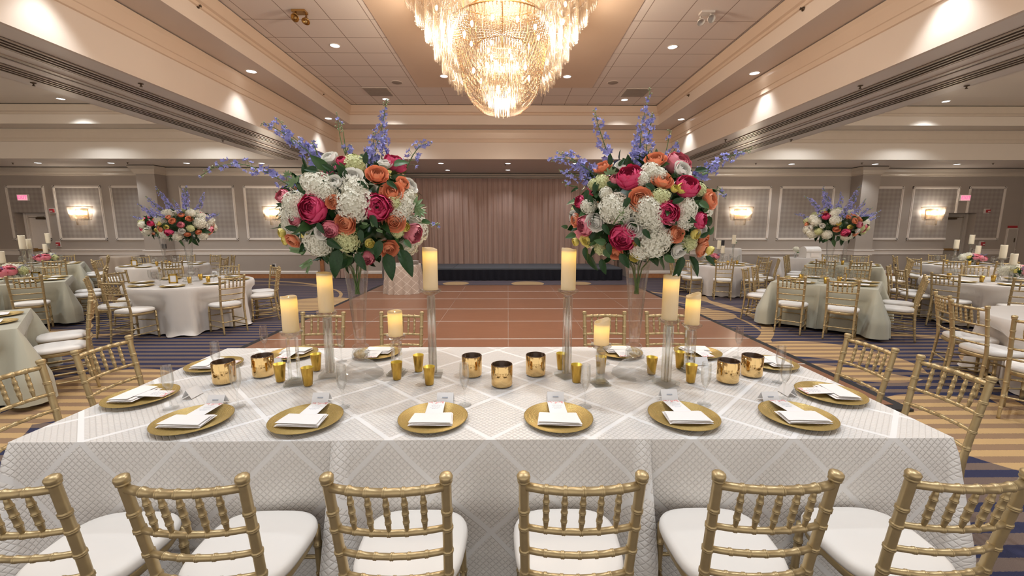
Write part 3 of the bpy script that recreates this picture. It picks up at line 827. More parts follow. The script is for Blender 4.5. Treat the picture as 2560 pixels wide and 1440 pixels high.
# exit signs, alarms, outlets
def exit_sign(x, z, lb):
    r = empty('exit_sign', (x, YW - 0.04, z), 0, lb, 'exit sign')
    MB().box((0, 0.02, 0), (0.36, 0.05, 0.21)).obj('housing', M['white_plastic'], r)
    MB().box((0, -0.008, 0), (0.31, 0.008, 0.165)).obj('face', M['exit_face'], r)
    cu = bpy.data.curves.new('lettering', 'FONT'); cu.body = 'EXIT'; cu.size = 0.155; cu.align_x = 'CENTER'; cu.align_y = 'CENTER'; cu.extrude = 0.002; cu.offset = 0.004
    cu.materials.append(M['exit_text'])
    tmp = bpy.data.objects.new('tmp', cu); COL.objects.link(tmp); me = bpy.data.meshes.new_from_object(tmp.evaluated_get(bpy.context.evaluated_depsgraph_get())); bpy.data.objects.remove(tmp)
    t_ = link('lettering', me, r, (0, -0.015, 0)); t_.rotation_euler = (PI / 2, 0, 0)
exit_sign(-15.80, 2.66, 'glowing pink exit sign inside the wall panel over the doorway with the brass closer')
exit_sign(15.21, 2.67, 'glowing pink exit sign between two panel mouldings over the doorway near the corner')
def fire_dev(name, x, z, w_, h_, lb, cat):
    r = empty(name, (x, YW - 0.005, z), 0, lb, cat)
    MB().box((0, -0.012, 0), (w_, 0.024, h_)).obj('plate', M['white_plastic'], r)
    m = MB().box((0.02, -0.045, 0), (w_ * 0.62, 0.05, h_ * 0.66)); m.obj('body', M['red_plastic'], r)
    MB().box((0.02, -0.075, -h_ * 0.1), (w_ * 0.4, 0.012, h_ * 0.18)).obj('lever', M['white_plastic'], r)
fire_dev('fire_strobe', -14.93, 2.24, 0.20, 0.17, 'red fire strobe on a white plate between the exit doorway panel and the sconce panel', 'fire alarm')
fire_dev('fire_alarm_pull', -14.90, 1.15, 0.15, 0.18, 'red fire alarm pull station below the strobe and sconce panel', 'fire alarm')
fire_dev('fire_strobe', 16.02, 2.24, 0.17, 0.15, 'red fire strobe inside the wall panel next to the corner', 'fire alarm')
fire_dev('fire_alarm_pull', 16.02, 1.15, 0.15, 0.18, 'red fire alarm pull station below the corner wall panel', 'fire alarm')
tag(MB().box((-17.0, YW - 0.51, 1.60), (0.40, 0.02, 0.09)).obj('warning_sign', M['red_plastic']), 'small red sign on the wall at the picture edge past the exit doorway', 'sign')
r = empty('access_panel', (17.0, YW - 0.02, 1.17), 0, 'cream metal cabinet door on the wall in the corner, below a red sign', 'cabinet')
MB().box((0, 0, 0), (0.36, 0.04, 1.0)).obj('frame', M['white_trim'], r)
MB().box((0, -0.025, 0), (0.30, 0.012, 0.94)).obj('door', M['door_paint'], r)
MB().box((0.08, -0.04, 0.1), (0.02, 0.02, 0.14)).obj('latch', M['dark_metal'], r)
tag(MB().box((17.0, YW - 0.012, 1.72), (0.32, 0.02, 0.07)).obj('warning_sign', M['red_plastic']), 'narrow red sign above the cream wall cabinet', 'sign')
for x, z, mt, lb in ((-7.83, 0.43, 'white_plastic', 'white wall outlet with a black plug above the baseboard'), (13.13, 0.43, 'grey_mesh', 'grey wall outlet above the baseboard between the tables')):
    r = empty('wall_outlet', (x, YW, z), 0, lb, 'outlet')
    MB().box((0, -0.006, 0), (0.10, 0.012, 0.13)).obj('plate', M[mt], r)
    MB().box((-0.03 if x < 0 else 0, -0.03, 0.0), (0.06, 0.045, 0.08)).obj('plug', M['black_rubber'], r)
tag(MB().box((-11.05, 13.46, 1.10), (0.12, 0.05, 0.15)).obj('thermostat_box', M['black_rubber']), 'small black box on the pilaster behind the glass vases', 'wall box')
# ------------------------------------------------------------------ gilt bamboo-style chair: faces +Y, origin on the floor under the seat
def bamboo(p0, p1, r, rings, n=9, bow=None, taper=0.0, ring=1.22, rl=0.0045):
    """a turned rod with raised rings at fractions along it; bow bends it, taper thins the ends"""
    p0, p1 = Vector(p0), Vector(p1); L = (p1 - p0).length
    ts = [(0.0, 1.0), (1.0, 1.0)]
    for q in rings:
        e = rl / L
        ts += [(q - e * 1.5, 1.0), (q - e, ring), (q - e * 0.25, ring), (q, ring * 0.93), (q + e * 0.25, ring), (q + e, ring), (q + e * 1.5, 1.0)]
    for k in range(1, 8): ts.append((k / 8, 1.0))
    ts = sorted(t_ for t_ in ts if 0 <= t_[0] <= 1)
    pts = []; rs = []
    for t_, s_ in ts:
        p = p0.lerp(p1, t_)
        if bow: p = p + Vector(bow) * (4 * t_ * (1 - t_))
        pts.append(p); rs.append(r * s_ * (1 - taper * (abs(2 * t_ - 1) ** 3.5)))
    return MB().tube(pts, rs, n)

def post_pts(s):
    # rear leg and back post in one sweep
    return [(s * 0.175, -0.235, 0.0), (s * 0.172, -0.215, 0.18), (s * 0.170, -0.200, 0.36), (s * 0.171, -0.197, 0.46), (s * 0.173, -0.210, 0.58), (s * 0.177, -0.232, 0.72), (s * 0.181, -0.262, 0.905)]
def spline(pts, n):
    pts = [Vector(p) for p in pts]; out = []
    P_ = [pts[0] * 2 - pts[1]] + pts + [pts[-1] * 2 - pts[-2]]
    for i in range(1, len(P_) - 2):
        for k in range(n):
            t = k / n; a, b, c, d = P_[i - 1:i + 3]
            out.append(0.5 * ((2 * b) + (c - a) * t + (2 * a - 5 * b + 4 * c - d) * t * t + (3 * b - a - 3 * c + d) * t ** 3))
    out.append(pts[-1]); return out
def at_z(s, z):
    P_ = spline(post_pts(s), 8)
    for a, b in zip(P_[:-1], P_[1:]):
        if a.z <= z <= b.z: return a.lerp(b, (z - a.z) / (b.z - a.z))
    return P_[-1]

CH = []                                             # (part name, mesh)
for s in (-1, 1):
    P_ = spline(post_pts(s), 8); zs = [0.10, 0.20, 0.335, 0.545, 0.64, 0.735, 0.80]
    pts = []; rs = []
    dense = []
    for a, b in zip(P_[:-1], P_[1:]): dense.append((a, 1.0))
    dense.append((P_[-1], 1.0))
    for z in zs:
        for dz, k in ((-0.008, 1.0), (-0.0055, 1.2), (-0.0015, 1.2), (0.0, 1.1), (0.0015, 1.2), (0.0055, 1.2), (0.008, 1.0)): dense.append((at_z(s, z + dz), k))
    dense.sort(key=lambda q: q[0].z)
    top = dense[-1][0]; d = Vector((0.03 * s, -0.16, 1)).normalized()
    for h, k in ((0.004, 1.0), (0.006, 1.22), (0.011, 1.24), (0.013, 1.08), (0.016, 1.28), (0.026, 1.34), (0.031, 1.2), (0.035, 0.8), (0.0365, 0.2)): dense.append((top + d * h, k))
    def rad(z): return 0.0125 + 0.0035 * min(1, z / 0.4)
    m = MB().tube([q[0] for q in dense], [rad(q[0].z) * q[1] for q in dense], 10)
    CH.append(('back_post', m.mesh('back_post', M['gold_paint'])))
    m = bamboo((s * 0.178, 0.178, 0.0), (s * 0.172, 0.172, 0.425), 0.0155, (0.25, 0.48, 0.80))
    CH.append(('front_leg', m.mesh('front_leg', M['gold_paint'])))
def rail(z, r, rings, bow, drop=0.0):
    return bamboo(at_z(-1, z), at_z(1, z), r, rings, 9, (0, bow, -drop), ring=1.2)
fr = (0.19, 0.345, 0.5, 0.655, 0.81)
CH.append(('top_rail', rail(0.893, 0.0135, fr, -0.030).mesh('top_rail', M['gold_paint'])))
for z in (0.735, 0.64, 0.545):
    CH.append(('back_rail', rail(z, 0.0105, fr, -0.026).mesh('back_rail', M['gold_paint'])))
for k, f_ in enumerate(fr):
    bt = lambda z, f_=f_: at_z(-1, z).lerp(at_z(1, z), f_ if z > 0.8 else 0.5 + (f_ - 0.5) * 1.0) + Vector((0, -(0.030 if z > 0.8 else 0.026) * 4 * f_ * (1 - f_), 0))
    CH.append(('spindle', bamboo(bt(0.742), bt(0.884), 0.0096, (0.25, 0.5, 0.75), 8, taper=0.4, ring=1.18, rl=0.0035).mesh('spindle', M['gold_paint'])))
def outline(w_f, w_b, y0, y1, n=40, e=3.2):
    out = []
    for k in range(n):
        a = 2 * PI * k / n; c, s = math.cos(a), math.sin(a)
        x = math.copysign(abs(c) ** (2 / e), c); y = math.copysign(abs(s) ** (2 / e), s)
        w_ = w_b + (w_f - w_b) * (y + 1) / 2
        out.append((x * w_, (y0 + y1) / 2 + y * (y1 - y0) / 2))
    return out
def pad(w_f, w_b, y0, y1, prof, mi=0):
    m = MB(); o = outline(w_f, w_b, y0, y1); n = len(o); cy = (y0 + y1) / 2
    vs = []
    for sc, z in prof: vs += [(x * sc, cy + (y - cy) * sc, z) for x, y in o]
    fs = [(i * n + k, i * n + (k + 1) % n, (i + 1) * n + (k + 1) % n, (i + 1) * n + k) for i in range(len(prof) - 1) for k in range(n)]
    fs.append(tuple(reversed(range(n)))); fs.append(tuple((len(prof) - 1) * n + k for k in range(n)))
    return m.add(vs, fs, mi)
CH.append(('seat_frame', pad(0.203, 0.182, -0.200, 0.200, [(0.90, 0.392), (0.97, 0.394), (0.995, 0.402), (1.0, 0.42), (0.99, 0.432), (0.93, 0.434)]).mesh('seat_frame', M['gold_paint'])))
CH.append(('seat_cushion', pad(0.218, 0.193, -0.192, 0.212, [(0.90, 0.4345), (0.98, 0.436), (1.0, 0.448), (0.995, 0.462), (0.97, 0.473), (0.90, 0.481), (0.7, 0.486), (0.4, 0.488), (0.1, 0.489)]).mesh('seat_cushion', M['cushion'])))
for s in (-1, 1):
    for z in (0.20, 0.105) if False else (0.205, 0.115):
        a = Vector((s * 0.177, 0.178, z)); b = at_z(s, z)
        CH.append(('stretcher', bamboo(a, b, 0.009, (0.3, 0.7), 7).mesh('stretcher', M['gold_paint'])))
CH.append(('stretcher', bamboo((-0.177, 0.177, 0.275), (0.177, 0.177, 0.275), 0.009, (0.25, 0.5, 0.75), 7).mesh('stretcher', M['gold_paint'])))
CH.append(('stretcher', bamboo(at_z(-1, 0.20), at_z(1, 0.20), 0.009, (0.25, 0.5, 0.75), 7).mesh('stretcher', M['gold_paint'])))

def chair(x, y, face, label, group):
    """face = direction the sitter looks, radians from +X"""
    r = empty('chiavari_chair', (x, y, 0.0), face - PI / 2, label, 'chair', group)
    for nm, me in CH: link(nm, me, r)
    return r

# ------------------------------------------------------------------ head table: three cloth-covered tables side by side
TX0, TA, TB, TX1, TY0, TY1, TZ = -2.17, -0.765, 0.62, 1.975, 1.70, 3.12, 0.76
def head_table(x0, x1, lb):
    r = empty('banquet_table', ((x0 + x1) / 2, (TY0 + TY1) / 2, 0), 0, lb, 'table', 'tables under the quilted ivory cloths')
    w_, d_ = x1 - x0 - 0.02, TY1 - TY0 - 0.02
    MB().box((0, 0, TZ - 0.022), (w_, d_, 0.03)).obj('table_top', M['table_wood'], r)
    for sx in (-1, 1):
        for sy in (-1, 1): MB().tube([(sx * (w_ / 2 - 0.25), sy * (d_ / 2 - 0.25), 0), (sx * (w_ / 2 - 0.25), sy * (d_ / 2 - 0.25), TZ - 0.037)], 0.016, 8).obj('leg', M['dark_metal'], r)
head_table(TX0, TA, 'long-side end table under the quilted ivory cloth, next to the round white tables')
head_table(TA, TB, 'middle table under the quilted ivory cloth')
head_table(TB, TX1, 'end table under the quilted ivory cloth, next to the sage tables')

def cloth_drape(m, pts, z0, zb, seed, fold=0.028, cone=0.10, cones=(), tuck=None, n_per_m=60, nv=16, wave=3.2):
    """pts: corner polyline walked with the outside on its right-hand side"""
    rnd = random.Random(seed); ph = [rnd.uniform(0, 6.28) for _ in range(8)]
    segs = []; L = 0
    for a, b in zip(pts[:-1], pts[1:]):
        a, b = Vector(a), Vector(b); l = (b - a).length; d = (b - a) / l; segs.append((a, d, l, L, Vector((d.y, -d.x)))); L += l
    N = int(L * n_per_m)
    ss = [L * i / N for i in range(N + 1)]
    for sg in segs[1:]:                              # put samples on the corners
        ss += [sg[3] - 0.012, sg[3] - 0.004, sg[3] + 0.004, sg[3] + 0.012]
    ss = sorted(ss); cs = [sg[3] for sg in segs[1:]]
    vs = []; uvs = []
    for j in range(nv + 1):
        v = j / nv; v = v ** 0.85
        d = (z0 - zb) * v
        for s in ss:
            for sg in segs:
                if sg[3] <= s <= sg[3] + sg[2] + 1e-9: break
            p = sg[0] + sg[1] * (s - sg[3]); n = sg[4].copy()
            for c in cs:                             # blend the outward direction round corners
                if abs(s - c) < 0.012:
                    i = cs.index(c); n = (segs[i][4] * (0.5 - (s - c) / 0.024) + segs[i + 1][4] * (0.5 + (s - c) / 0.024)).normalized()
            off = fold * (v ** 1.1) * (math.sin(s * wave + ph[0]) + 0.6 * math.sin(s * wave * 2.3 + ph[1]) + 0.35 * math.sin(s * wave * 4.7 + ph[2] + 1.2 * v) + 0.2 * math.sin(s * wave * 9 + ph[3]))
            off += 0.012 * v + fold * 0.9 * v
            lat = 0.0
            for c in list(cs) + list(cones):
                wd = 0.015 + 0.085 * v; q = (s - c) / wd
                off += cone * min(1, v * 1.5) * math.exp(-q * q)
                lat += 0.035 * v * math.sin(max(-PI, min(PI, q * 1.6))) * math.exp(-q * q * 0.3)
            if tuck: off += tuck(p, v, n)
            r_ = 0.012 * (1 - math.exp(-d / 0.012))
            pp = p + n * (off + r_) + sg[1] * lat
            vs.append((pp.x, pp.y, z0 - d)); uvs.append((p.x + sg[4].x * d, p.y + sg[4].y * d))
    k = len(ss)
    fs = [(j * k + i, j * k + i + 1, (j + 1) * k + i + 1, (j + 1) * k + i) for j in range(nv) for i in range(k - 1)]
    m.add(vs, [tuple(reversed(f)) for f in fs], 0, True, uvs)

def flat_top(m, x0, x1, y0, y1, z, nu=30, nv=30, amp=0.0006):
    m.grid(lambda u, v: (x0 + (x1 - x0) * u, y0 + (y1 - y0) * v, z + amp * math.sin(u * 23) * math.sin(v * 19)), nu, nv, 0, lambda u, v: (x0 + (x1 - x0) * u, y0 + (y1 - y0) * v))
def endtuck(p, v, n):
    if abs(n.x) > 0.9 and v > 0.25: return -0.13 * min(1, (v - 0.25) * 4)
    if n.y > 0.9 and v > 0.25: return -0.10 * min(1, (v - 0.25) * 4)
    return 0.0
# the end cloths turn round their outer corners; every drape is one sheet with its top
m = MB(); flat_top(m, TX0, TA + 0.02, TY0, TY1, TZ)
cloth_drape(m, [(TA + 0.02, TY1), (TX0, TY1), (TX0, TY0), (TA + 0.02, TY0)][::1], TZ, 0.012, 5, tuck=endtuck, cones=(), cone=0.09)
def fixdir(m): return m
tag(m.obj('tablecloth', M['ivory_quilted_cloth']), 'ivory quilted tablecloth on the long table end next to the round white tables', 'tablecloth', 'quilted ivory tablecloths')
m = MB(); flat_top(m, TB - 0.02, TX1, TY0, TY1, TZ)
cloth_drape(m, [(TB - 0.02, TY0), (TX1, TY0), (TX1, TY1), (TB - 0.02, TY1)], TZ, 0.012, 6, tuck=endtuck, cone=0.09, cones=())
tag(m.obj('tablecloth', M['ivory_quilted_cloth']), 'ivory quilted tablecloth on the long table end next to the sage tables', 'tablecloth', 'quilted ivory tablecloths')
m = MB(); flat_top(m, TA - 0.004, TB + 0.004, TY0 - 0.004, TY1 + 0.004, TZ + 0.004)
cloth_drape(m, [(TA - 0.004, TY0 - 0.004), (TB + 0.004, TY0 - 0.004)], TZ + 0.004, 0.012, 8, cone=0.13, cones=(0.03, TB - TA - 0.03), fold=0.026)
cloth_drape(m, [(TB + 0.004, TY1 + 0.004), (TA - 0.004, TY1 + 0.004)], TZ + 0.004, 0.012, 9, cone=0.05, cones=(0.03, TB - TA - 0.03), tuck=endtuck)
tag(m.obj('tablecloth', M['ivory_quilted_cloth']), 'ivory quilted ribbon-pattern tablecloth on the middle of the long table', 'tablecloth', 'quilted ivory tablecloths')
TT = TZ + 0.0055                                     # top of cloth

# chairs round the head table
GC = 'gilt chairs round the long ivory table'
for x, lb in ((-1.335, 'cropped by the picture edge'), (-0.99, 'second from the end by the round white tables'), (-0.372, 'third from the end by the round white tables'),
              (0.228, 'third from the end by the sage tables'), (0.828, 'second from the end by the sage tables'), (1.43, 'last at the end by the sage tables')):
    if x == -1.335: x = -1.56
    chair(x, 1.435, PI / 2, 'gold chair, back to camera, %s' % lb, GC)
chair(-2.39, 2.66, 0, 'gold chair at the long table end by the round white tables, farther of the two', GC)
chair(-2.40, 2.12, 0, 'gold chair at the long table end by the round white tables, nearer of the two', GC)
chair(2.15, 2.66, PI, 'gold chair at the long table end by the sage tables, farther of the two', GC)
chair(2.175, 2.16, PI, 'gold chair at the long table end by the sage tables, nearer of the two', GC)
for x, lb in ((-1.655, 'behind the outermost candle stands'), (-0.955, 'behind the short candle beside the first vase'), (0.868, 'behind the short slanted candle'), (1.43, 'behind the two-column stand by the sage tables')):
    chair(x, 3.385, -PI / 2, 'gold chair beyond the long table, %s' % lb, GC)

# ------------------------------------------------------------------ place settings
m = MB().lathe([(0.0, 0.0), (0.07, 0.0), (0.10, 0.002), (0.135, 0.010), (0.163, 0.016), (0.1655, 0.0175), (0.1655, 0.0195), (0.162, 0.0195), (0.135, 0.0135), (0.10, 0.0055), (0.06, 0.0045), (0, 0.0045)], 56)
CHARGER = m.mesh('charger_plate', M['charger_gold'])
def soft_slab(m, cx, cy, w_, d_, z0, z1, rz=0.0, sag=0.0, nu=10, nv=8, pinchy=0.0):
    R_ = Matrix.Rotation(rz, 3, 'Z')
    def side(z, bulge):
        def fn(u, v):
            x = (u - 0.5) * w_ * (1 - pinchy * v); y = (v - 0.5) * d_
            e = min(u, 1 - u, v, 1 - v) * 8; e = min(1, e)
            p = R_ @ Vector((x, y, 0)); return (cx + p.x, cy + p.y, z + bulge * math.sqrt(e) + sag * math.sin(u * 5 + v * 3))
        return fn
    zc = (z0 + z1) / 2; h = (z1 - z0) / 2
    m.grid(side(zc, h), nu, nv); o = len(m.f); m.grid(side(zc, -h), nu, nv)
    for i in range(o, len(m.f)): m.f[i] = tuple(reversed(m.f[i]))
m = MB()
soft_slab(m, 0, -0.030, 0.205, 0.130, 0.0, 0.008, 0.00, 0.0005, pinchy=0.10)
soft_slab(m, 0.003, -0.034, 0.200, 0.118, 0.0075, 0.0135, 0.03, 0.0007, pinchy=0.14)
soft_slab(m, -0.002, -0.040, 0.196, 0.100, 0.0150, 0.0205, -0.02, 0.0009, pinchy=0.10)
NAPKIN = m.mesh('napkin', M['napkin'])
MENU = MB().box((0, 0, 0.0), (0.085, 0.195, 0.0008)).mesh('menu_card', M['paper'])
m = MB()
rnd = random.Random(4)
for k in range(26):
    x = rnd.uniform(-0.040, 0.040); y = 0.0965 - abs(rnd.gauss(0, 0.010)); r_ = rnd.uniform(0.002, 0.006)
    y = max(0.06, min(0.094, y)); x = max(-0.037, min(0.037, x))
    m.lathe([(0, 0.0007), (r_, 0.0007)], 6, 0, (x, y, 0))
MPRINT = m.mesh('floral_print', M['pink_print'])
m = MB()
for y, w_ in ((0.066, 0.030), (0.050, 0.044), (0.036, 0.036), (0.022, 0.05), (0.010, 0.032)):
    x = -w_ / 2
    while x < w_ / 2:
        l = rnd.uniform(0.003, 0.008); m.box((x + l / 2, y, 0.0007), (l, 0.0028, 0.0003)); x += l + 0.002
MTEXT = m.mesh('printed_lines', M['text_grey'])
m = MB()
for s in (-1, 1): m.box((0, s * 0.0135, 0.024), (0.088, 0.0008, 0.056), mat=Matrix.Rotation(s * 0.52, 3, 'X'))
PCARD = m.mesh('place_card', M['paper'])
PTEXT = MB().box((0, -0.0150, 0.026), (0.030, 0.0006, 0.006), mat=Matrix.Rotation(-0.52, 3, 'X')).mesh('printed_name', M['text_grey'])
fl = [(0.0, 0.0), (0.034, 0.0), (0.035, 0.0015), (0.030, 0.003), (0.012, 0.006), (0.0045, 0.012), (0.0036, 0.03), (0.0036, 0.075), (0.005, 0.088), (0.013, 0.100), (0.021, 0.120), (0.0255, 0.145), (0.0255, 0.180), (0.0225, 0.225), (0.0222, 0.2262), (0.0216, 0.225), (0.0245, 0.18), (0.0245, 0.145), (0.020, 0.121), (0.011, 0.103), (0.0, 0.097)]
FLUTE = MB().lathe(fl, 24).mesh('champagne_flute', M['clear_glass'])

places = [  # x, y, sitter faces, seat description
    (-1.50, 1.876, 90, 'camera side, nearest the round white tables'), (-0.965, 1.879, 90, 'camera side, second from the round tables'),
    (-0.361, 1.885, 90, 'camera side, third, beside the first seam'), (0.241, 1.882, 90, 'camera side, fourth, before the second seam'),
    (0.850, 1.893, 90, 'camera side, fifth, past the second seam'), (1.405, 1.89, 90, 'camera side, nearest the sage tables'),
    (-1.99, 2.16, 0, 'nearer end place by the round tables'), (-1.96, 2.68, 0, 'farther end place by the round tables'),
    (1.775, 2.16, 180, 'nearer end place by the sage tables'), (1.77, 2.68, 180, 'farther end place by the sage tables'),
    (-1.563, 2.93, -90, 'dance floor side, nearest the round tables'), (-0.955, 2.935, -90, 'dance floor side, behind the first vase'),
    (0.819, 2.94, -90, 'dance floor side, behind the second vase'), (1.391, 2.93, -90, 'dance floor side, nearest the sage tables')]
for i, (x, y, deg, lb) in enumerate(places):
    a = math.radians(deg) - PI / 2
    o = link('charger_plate', CHARGER, None, (x, y, TT), a); tag(o, 'gold ribbed charger plate, ' + lb, 'plate', 'gold charger plates on the long table')
    jit = (random.random() - 0.5) * 0.12
    o = link('napkin', NAPKIN, None, (x, y, TT + 0.0140), a + jit); tag(o, 'folded white napkin on gold plate, ' + lb, 'napkin', 'folded napkins on the long table')
    R_ = Matrix.Rotation(a + jit, 3, 'Z'); p = R_ @ Vector((0.0, 0.055, 0))
    r = empty('menu_card', (x + p.x, y + p.y, TT + 0.0285), 0, 'white menu card with pink flowers, ' + lb, 'menu card', 'menu cards on the long table')
    r.rotation_euler = Euler((-0.03, 0, a + jit + 0.05), 'XYZ')
    link('card', MENU, r); link('floral_print', MPRINT, r); link('printed_lines', MTEXT, r)
cards = [(-0.335, 2.105, 0, 2), (0.252, 2.11, 0, 3), (-0.995, 2.111, 0, 1), (0.87, 2.135, 0, 4), (-1.53, 2.085, 0, 0), (1.398, 2.10, 0, 5), (-1.74, 2.19, -90, 6), (1.56, 2.19, 90, 8), (1.306, 2.70, 180, 13), (-1.569, 2.70, 180, 10)]
for x, y, deg, k in cards:
    r = empty('place_card', (x, y, TT), math.radians(deg), 'small white tent place card, ' + places[k][3], 'place card', 'place cards on the long table')
    link('card', PCARD, r); link('printed_name', PTEXT, r)
flutes = [(-1.73, 2.03, 'beside the nearer end plate by the round white tables'), (-1.40, 2.05, 'beside the first camera-side plate'), (-1.80, 2.477, 'in front of the large gold cylinder by the farther end plate'),
          (-1.745, 2.893, 'at the far corner by the round tables'), (-1.154, 2.78, 'behind the second crystal stand'), (-0.852, 2.035, 'in front of the first glass vase base'),
          (-0.227, 2.054, 'beside the third camera-side plate'), (0.397, 2.03, 'beside the fourth camera-side plate'), (0.66, 2.72, 'behind the short slanted candle'), (1.029, 2.056, 'beside the fifth camera-side plate'),
          (1.64, 2.842, 'at the far corner by the sage tables'), (1.49, 2.12, 'behind the sixth camera-side plate'), (1.62, 2.36, 'beside the nearer end plate by the sage tables'), (1.244, 2.76, 'behind the two-column stand by the sage tables')]
for x, y, lb in flutes:
    tag(link('champagne_flute', FLUTE, None, (x, y, TT)), 'empty clear champagne flute ' + lb, 'glass', 'champagne flutes on the long table')

# gold cylinders and tumblers
cyl = empty('gold_cylinder_vase', (0, 0, 0), 0)
MB().lathe([(0, 0), (0.052, 0.0), (0.059, 0.004), (0.062, 0.012), (0.062, 0.128), (0.0615, 0.1285)], 36).obj('wall', M['mirror_gold'], cyl)
MB().lathe([(0.0615, 0.1285), (0.060, 0.1305), (0.0555, 0.1305), (0.0535, 0.128), (0.053, 0.02), (0.0, 0.018)], 36).obj('inside', M['cylinder_inside'], cyl)['label'] = 'dark brown inside and rim'
cyl.children[1]['label'] = 'dark brown inside and rim'
cl = [(-1.70, 2.395, 'nearest the round white tables, beside a flute'), (-1.534, 2.509, 'beside the gold tumblers of the first stand'), (-0.227, 2.497, 'of the middle three, toward the first tall candle'), (-0.037, 2.328, 'of the middle three, nearest the camera'),
      (0.173, 2.507, 'of the middle three, toward the second tall candle'), (1.322, 2.379, 'of the pair by the sage tables, nearer the camera'), (1.526, 2.48, 'of the pair by the sage tables, farther from the camera')]
for i, (x, y, lb) in enumerate(cl):
    lb = 'wide mirrored gold cylinder vase, ' + lb
    if i == 0:
        cyl.location = (x, y, TT); tag(cyl, lb, 'vase', 'gold cylinder vases on the long table')
    else: dup_tree(cyl, (x, y, TT), i * 0.9, lb)
tum = empty('gold_tumbler', (0, 0, 0), 0)
MB().lathe([(0, 0), (0.022, 0), (0.0245, 0.003), (0.0345, 0.108), (0.0343, 0.1095)], 26).obj('wall', M['hammered_gold'], tum)
MB().lathe([(0.0343, 0.1095), (0.0332, 0.1095), (0.0238, 0.010), (0.0, 0.008)], 26).obj('inside', M['tumbler_inside'], tum)
m = MB().lathe([(0, 0.0085), (0.017, 0.0085), (0.017, 0.022), (0, 0.022)], 16); m.obj('tealight', M['wax'], tum)
fl_ = MB().sph((0, 0, 0.031), 0.006, 8, 6, sc=(1, 1, 1.0)); fl_.obj('flame', M['tea_flame'], tum)
ld = bpy.data.lights.new('tealight_lamp', 'POINT'); ld.energy = 0.30; ld.color = (1.0, 0.72, 0.22); ld.shadow_soft_size = 0.008
tl_ = bpy.data.objects.new('tealight_lamp', ld); COL.objects.link(tl_); tl_.parent = tum; tl_.location = (0, 0, 0.05)
tu = [(-1.373, 2.405, 1), (-1.245, 2.60, 1), (-1.176, 2.339, 0), (-0.679, 2.432, 1), (-0.577, 2.573, 1), (-0.465, 2.345, 0), (0.347, 2.602, 0), (0.409, 2.375, 1), (0.590, 2.53, 1), (0.908, 2.514, 1), (1.133, 2.62, 0), (1.094, 2.368, 1)]
tul = ['between the gold cylinder and the first crystal stand', 'behind the first crystal stand', 'in front of the first crystal stand, unlit and darker', 'beside the first vase base', 'behind the short candle stand, near the tall candle', 'in front of the tallest candle stand, darker inside',
       'behind the tall candle stand by the sage tables, darker inside', 'between the tall candle stand and the slanted candle', 'behind the slanted candle stand', 'beside the second vase base', 'behind the two-column crystal stand', 'in front of the two-column crystal stand']
for i, (x, y, lit) in enumerate(tu):
    if i == 0: tum.location = (x, y, TT); tag(tum, 'gold tumbler candle holder ' + tul[0], 'candle holder', 'gold tumblers on the long table')
    else:
        r = dup_tree(tum, (x, y, TT), i * 1.3, 'gold tumbler candle holder ' + tul[i])
        if not lit:
            for ch in list(r.children):
                if ch.name.startswith(('flame', 'tealight')): bpy.data.objects.remove(ch)

# crystal candle stands and their candles
def facet_dish(m, z0, z1, r0, r1, n=16, mi=0):
    mod = lambda t, z: 1.0 + (0.10 * math.cos(n / 2 * t) if z > z0 + 0.3 * (z1 - z0) else 0.02)
    h = z1 - z0
    m.lathe([(0, z0), (r0, z0), (r0 * 1.05, z0 + 0.18 * h), (r0 * 1.5, z0 + 0.3 * h), (r1 * 0.86, z0 + 0.55 * h), (r1, z0 + 0.8 * h), (r1 * 0.98, z1 - 0.001), (r1 * 0.80, z1 - 0.002), (r1 * 0.74, z1 - 0.08 * h), (r0, z1 - 0.12 * h), (0, z1 - 0.12 * h)], n, mi, mod=mod, smooth=False)
def stand(x, y, h, kind, rz, lb):
    r = empty('crystal_candle_stand', (x, y, TT), rz, lb, 'candle stand', 'crystal candle stands on the long table')
    m = MB()
    if kind == 'cluster':                            # bundled rods on a thick square foot
        m.box((0, 0, 0.010), (0.112, 0.112, 0.018))
        m.obj('foot', M['crystal'], r)
        m = MB()
        for a in range(4):
            t_ = a * PI / 2 + PI / 4; m.tube([(0.017 * math.cos(t_), 0.017 * math.sin(t_), 0.02), (0.017 * math.cos(t_), 0.017 * math.sin(t_), h - 0.045)], 0.0125, 10)
        m.obj('column', M['crystal'], r)
    elif kind == 'twin':
        m.box((0, 0, 0.006), (0.105, 0.105, 0.011)).box((0, 0, 0.0165), (0.085, 0.085, 0.009)).box((0, 0, 0.025), (0.062, 0.062, 0.008))
        m.obj('foot', M['crystal'], r)
        m = MB()
        for s in (-1, 1): m.box((s * 0.0235, 0, h / 2 - 0.008), (0.012, 0.034, h - 0.074))
        m.obj('column', M['crystal'], r)
    else:
        m.box((0, 0, 0.006), (0.100, 0.100, 0.011)).box((0, 0, 0.0165), (0.078, 0.078, 0.009)).box((0, 0, 0.025), (0.058, 0.058, 0.008))
        m.obj('foot', M['crystal'], r)
        m = MB().box((0, 0, h / 2 - 0.008), (0.036, 0.036, h - 0.074), rz=0.3); m.obj('column', M['crystal'], r)
    m = MB(); facet_dish(m, h - 0.045, h, 0.022, 0.058); m.obj('dish', M['crystal'], r)
    return r
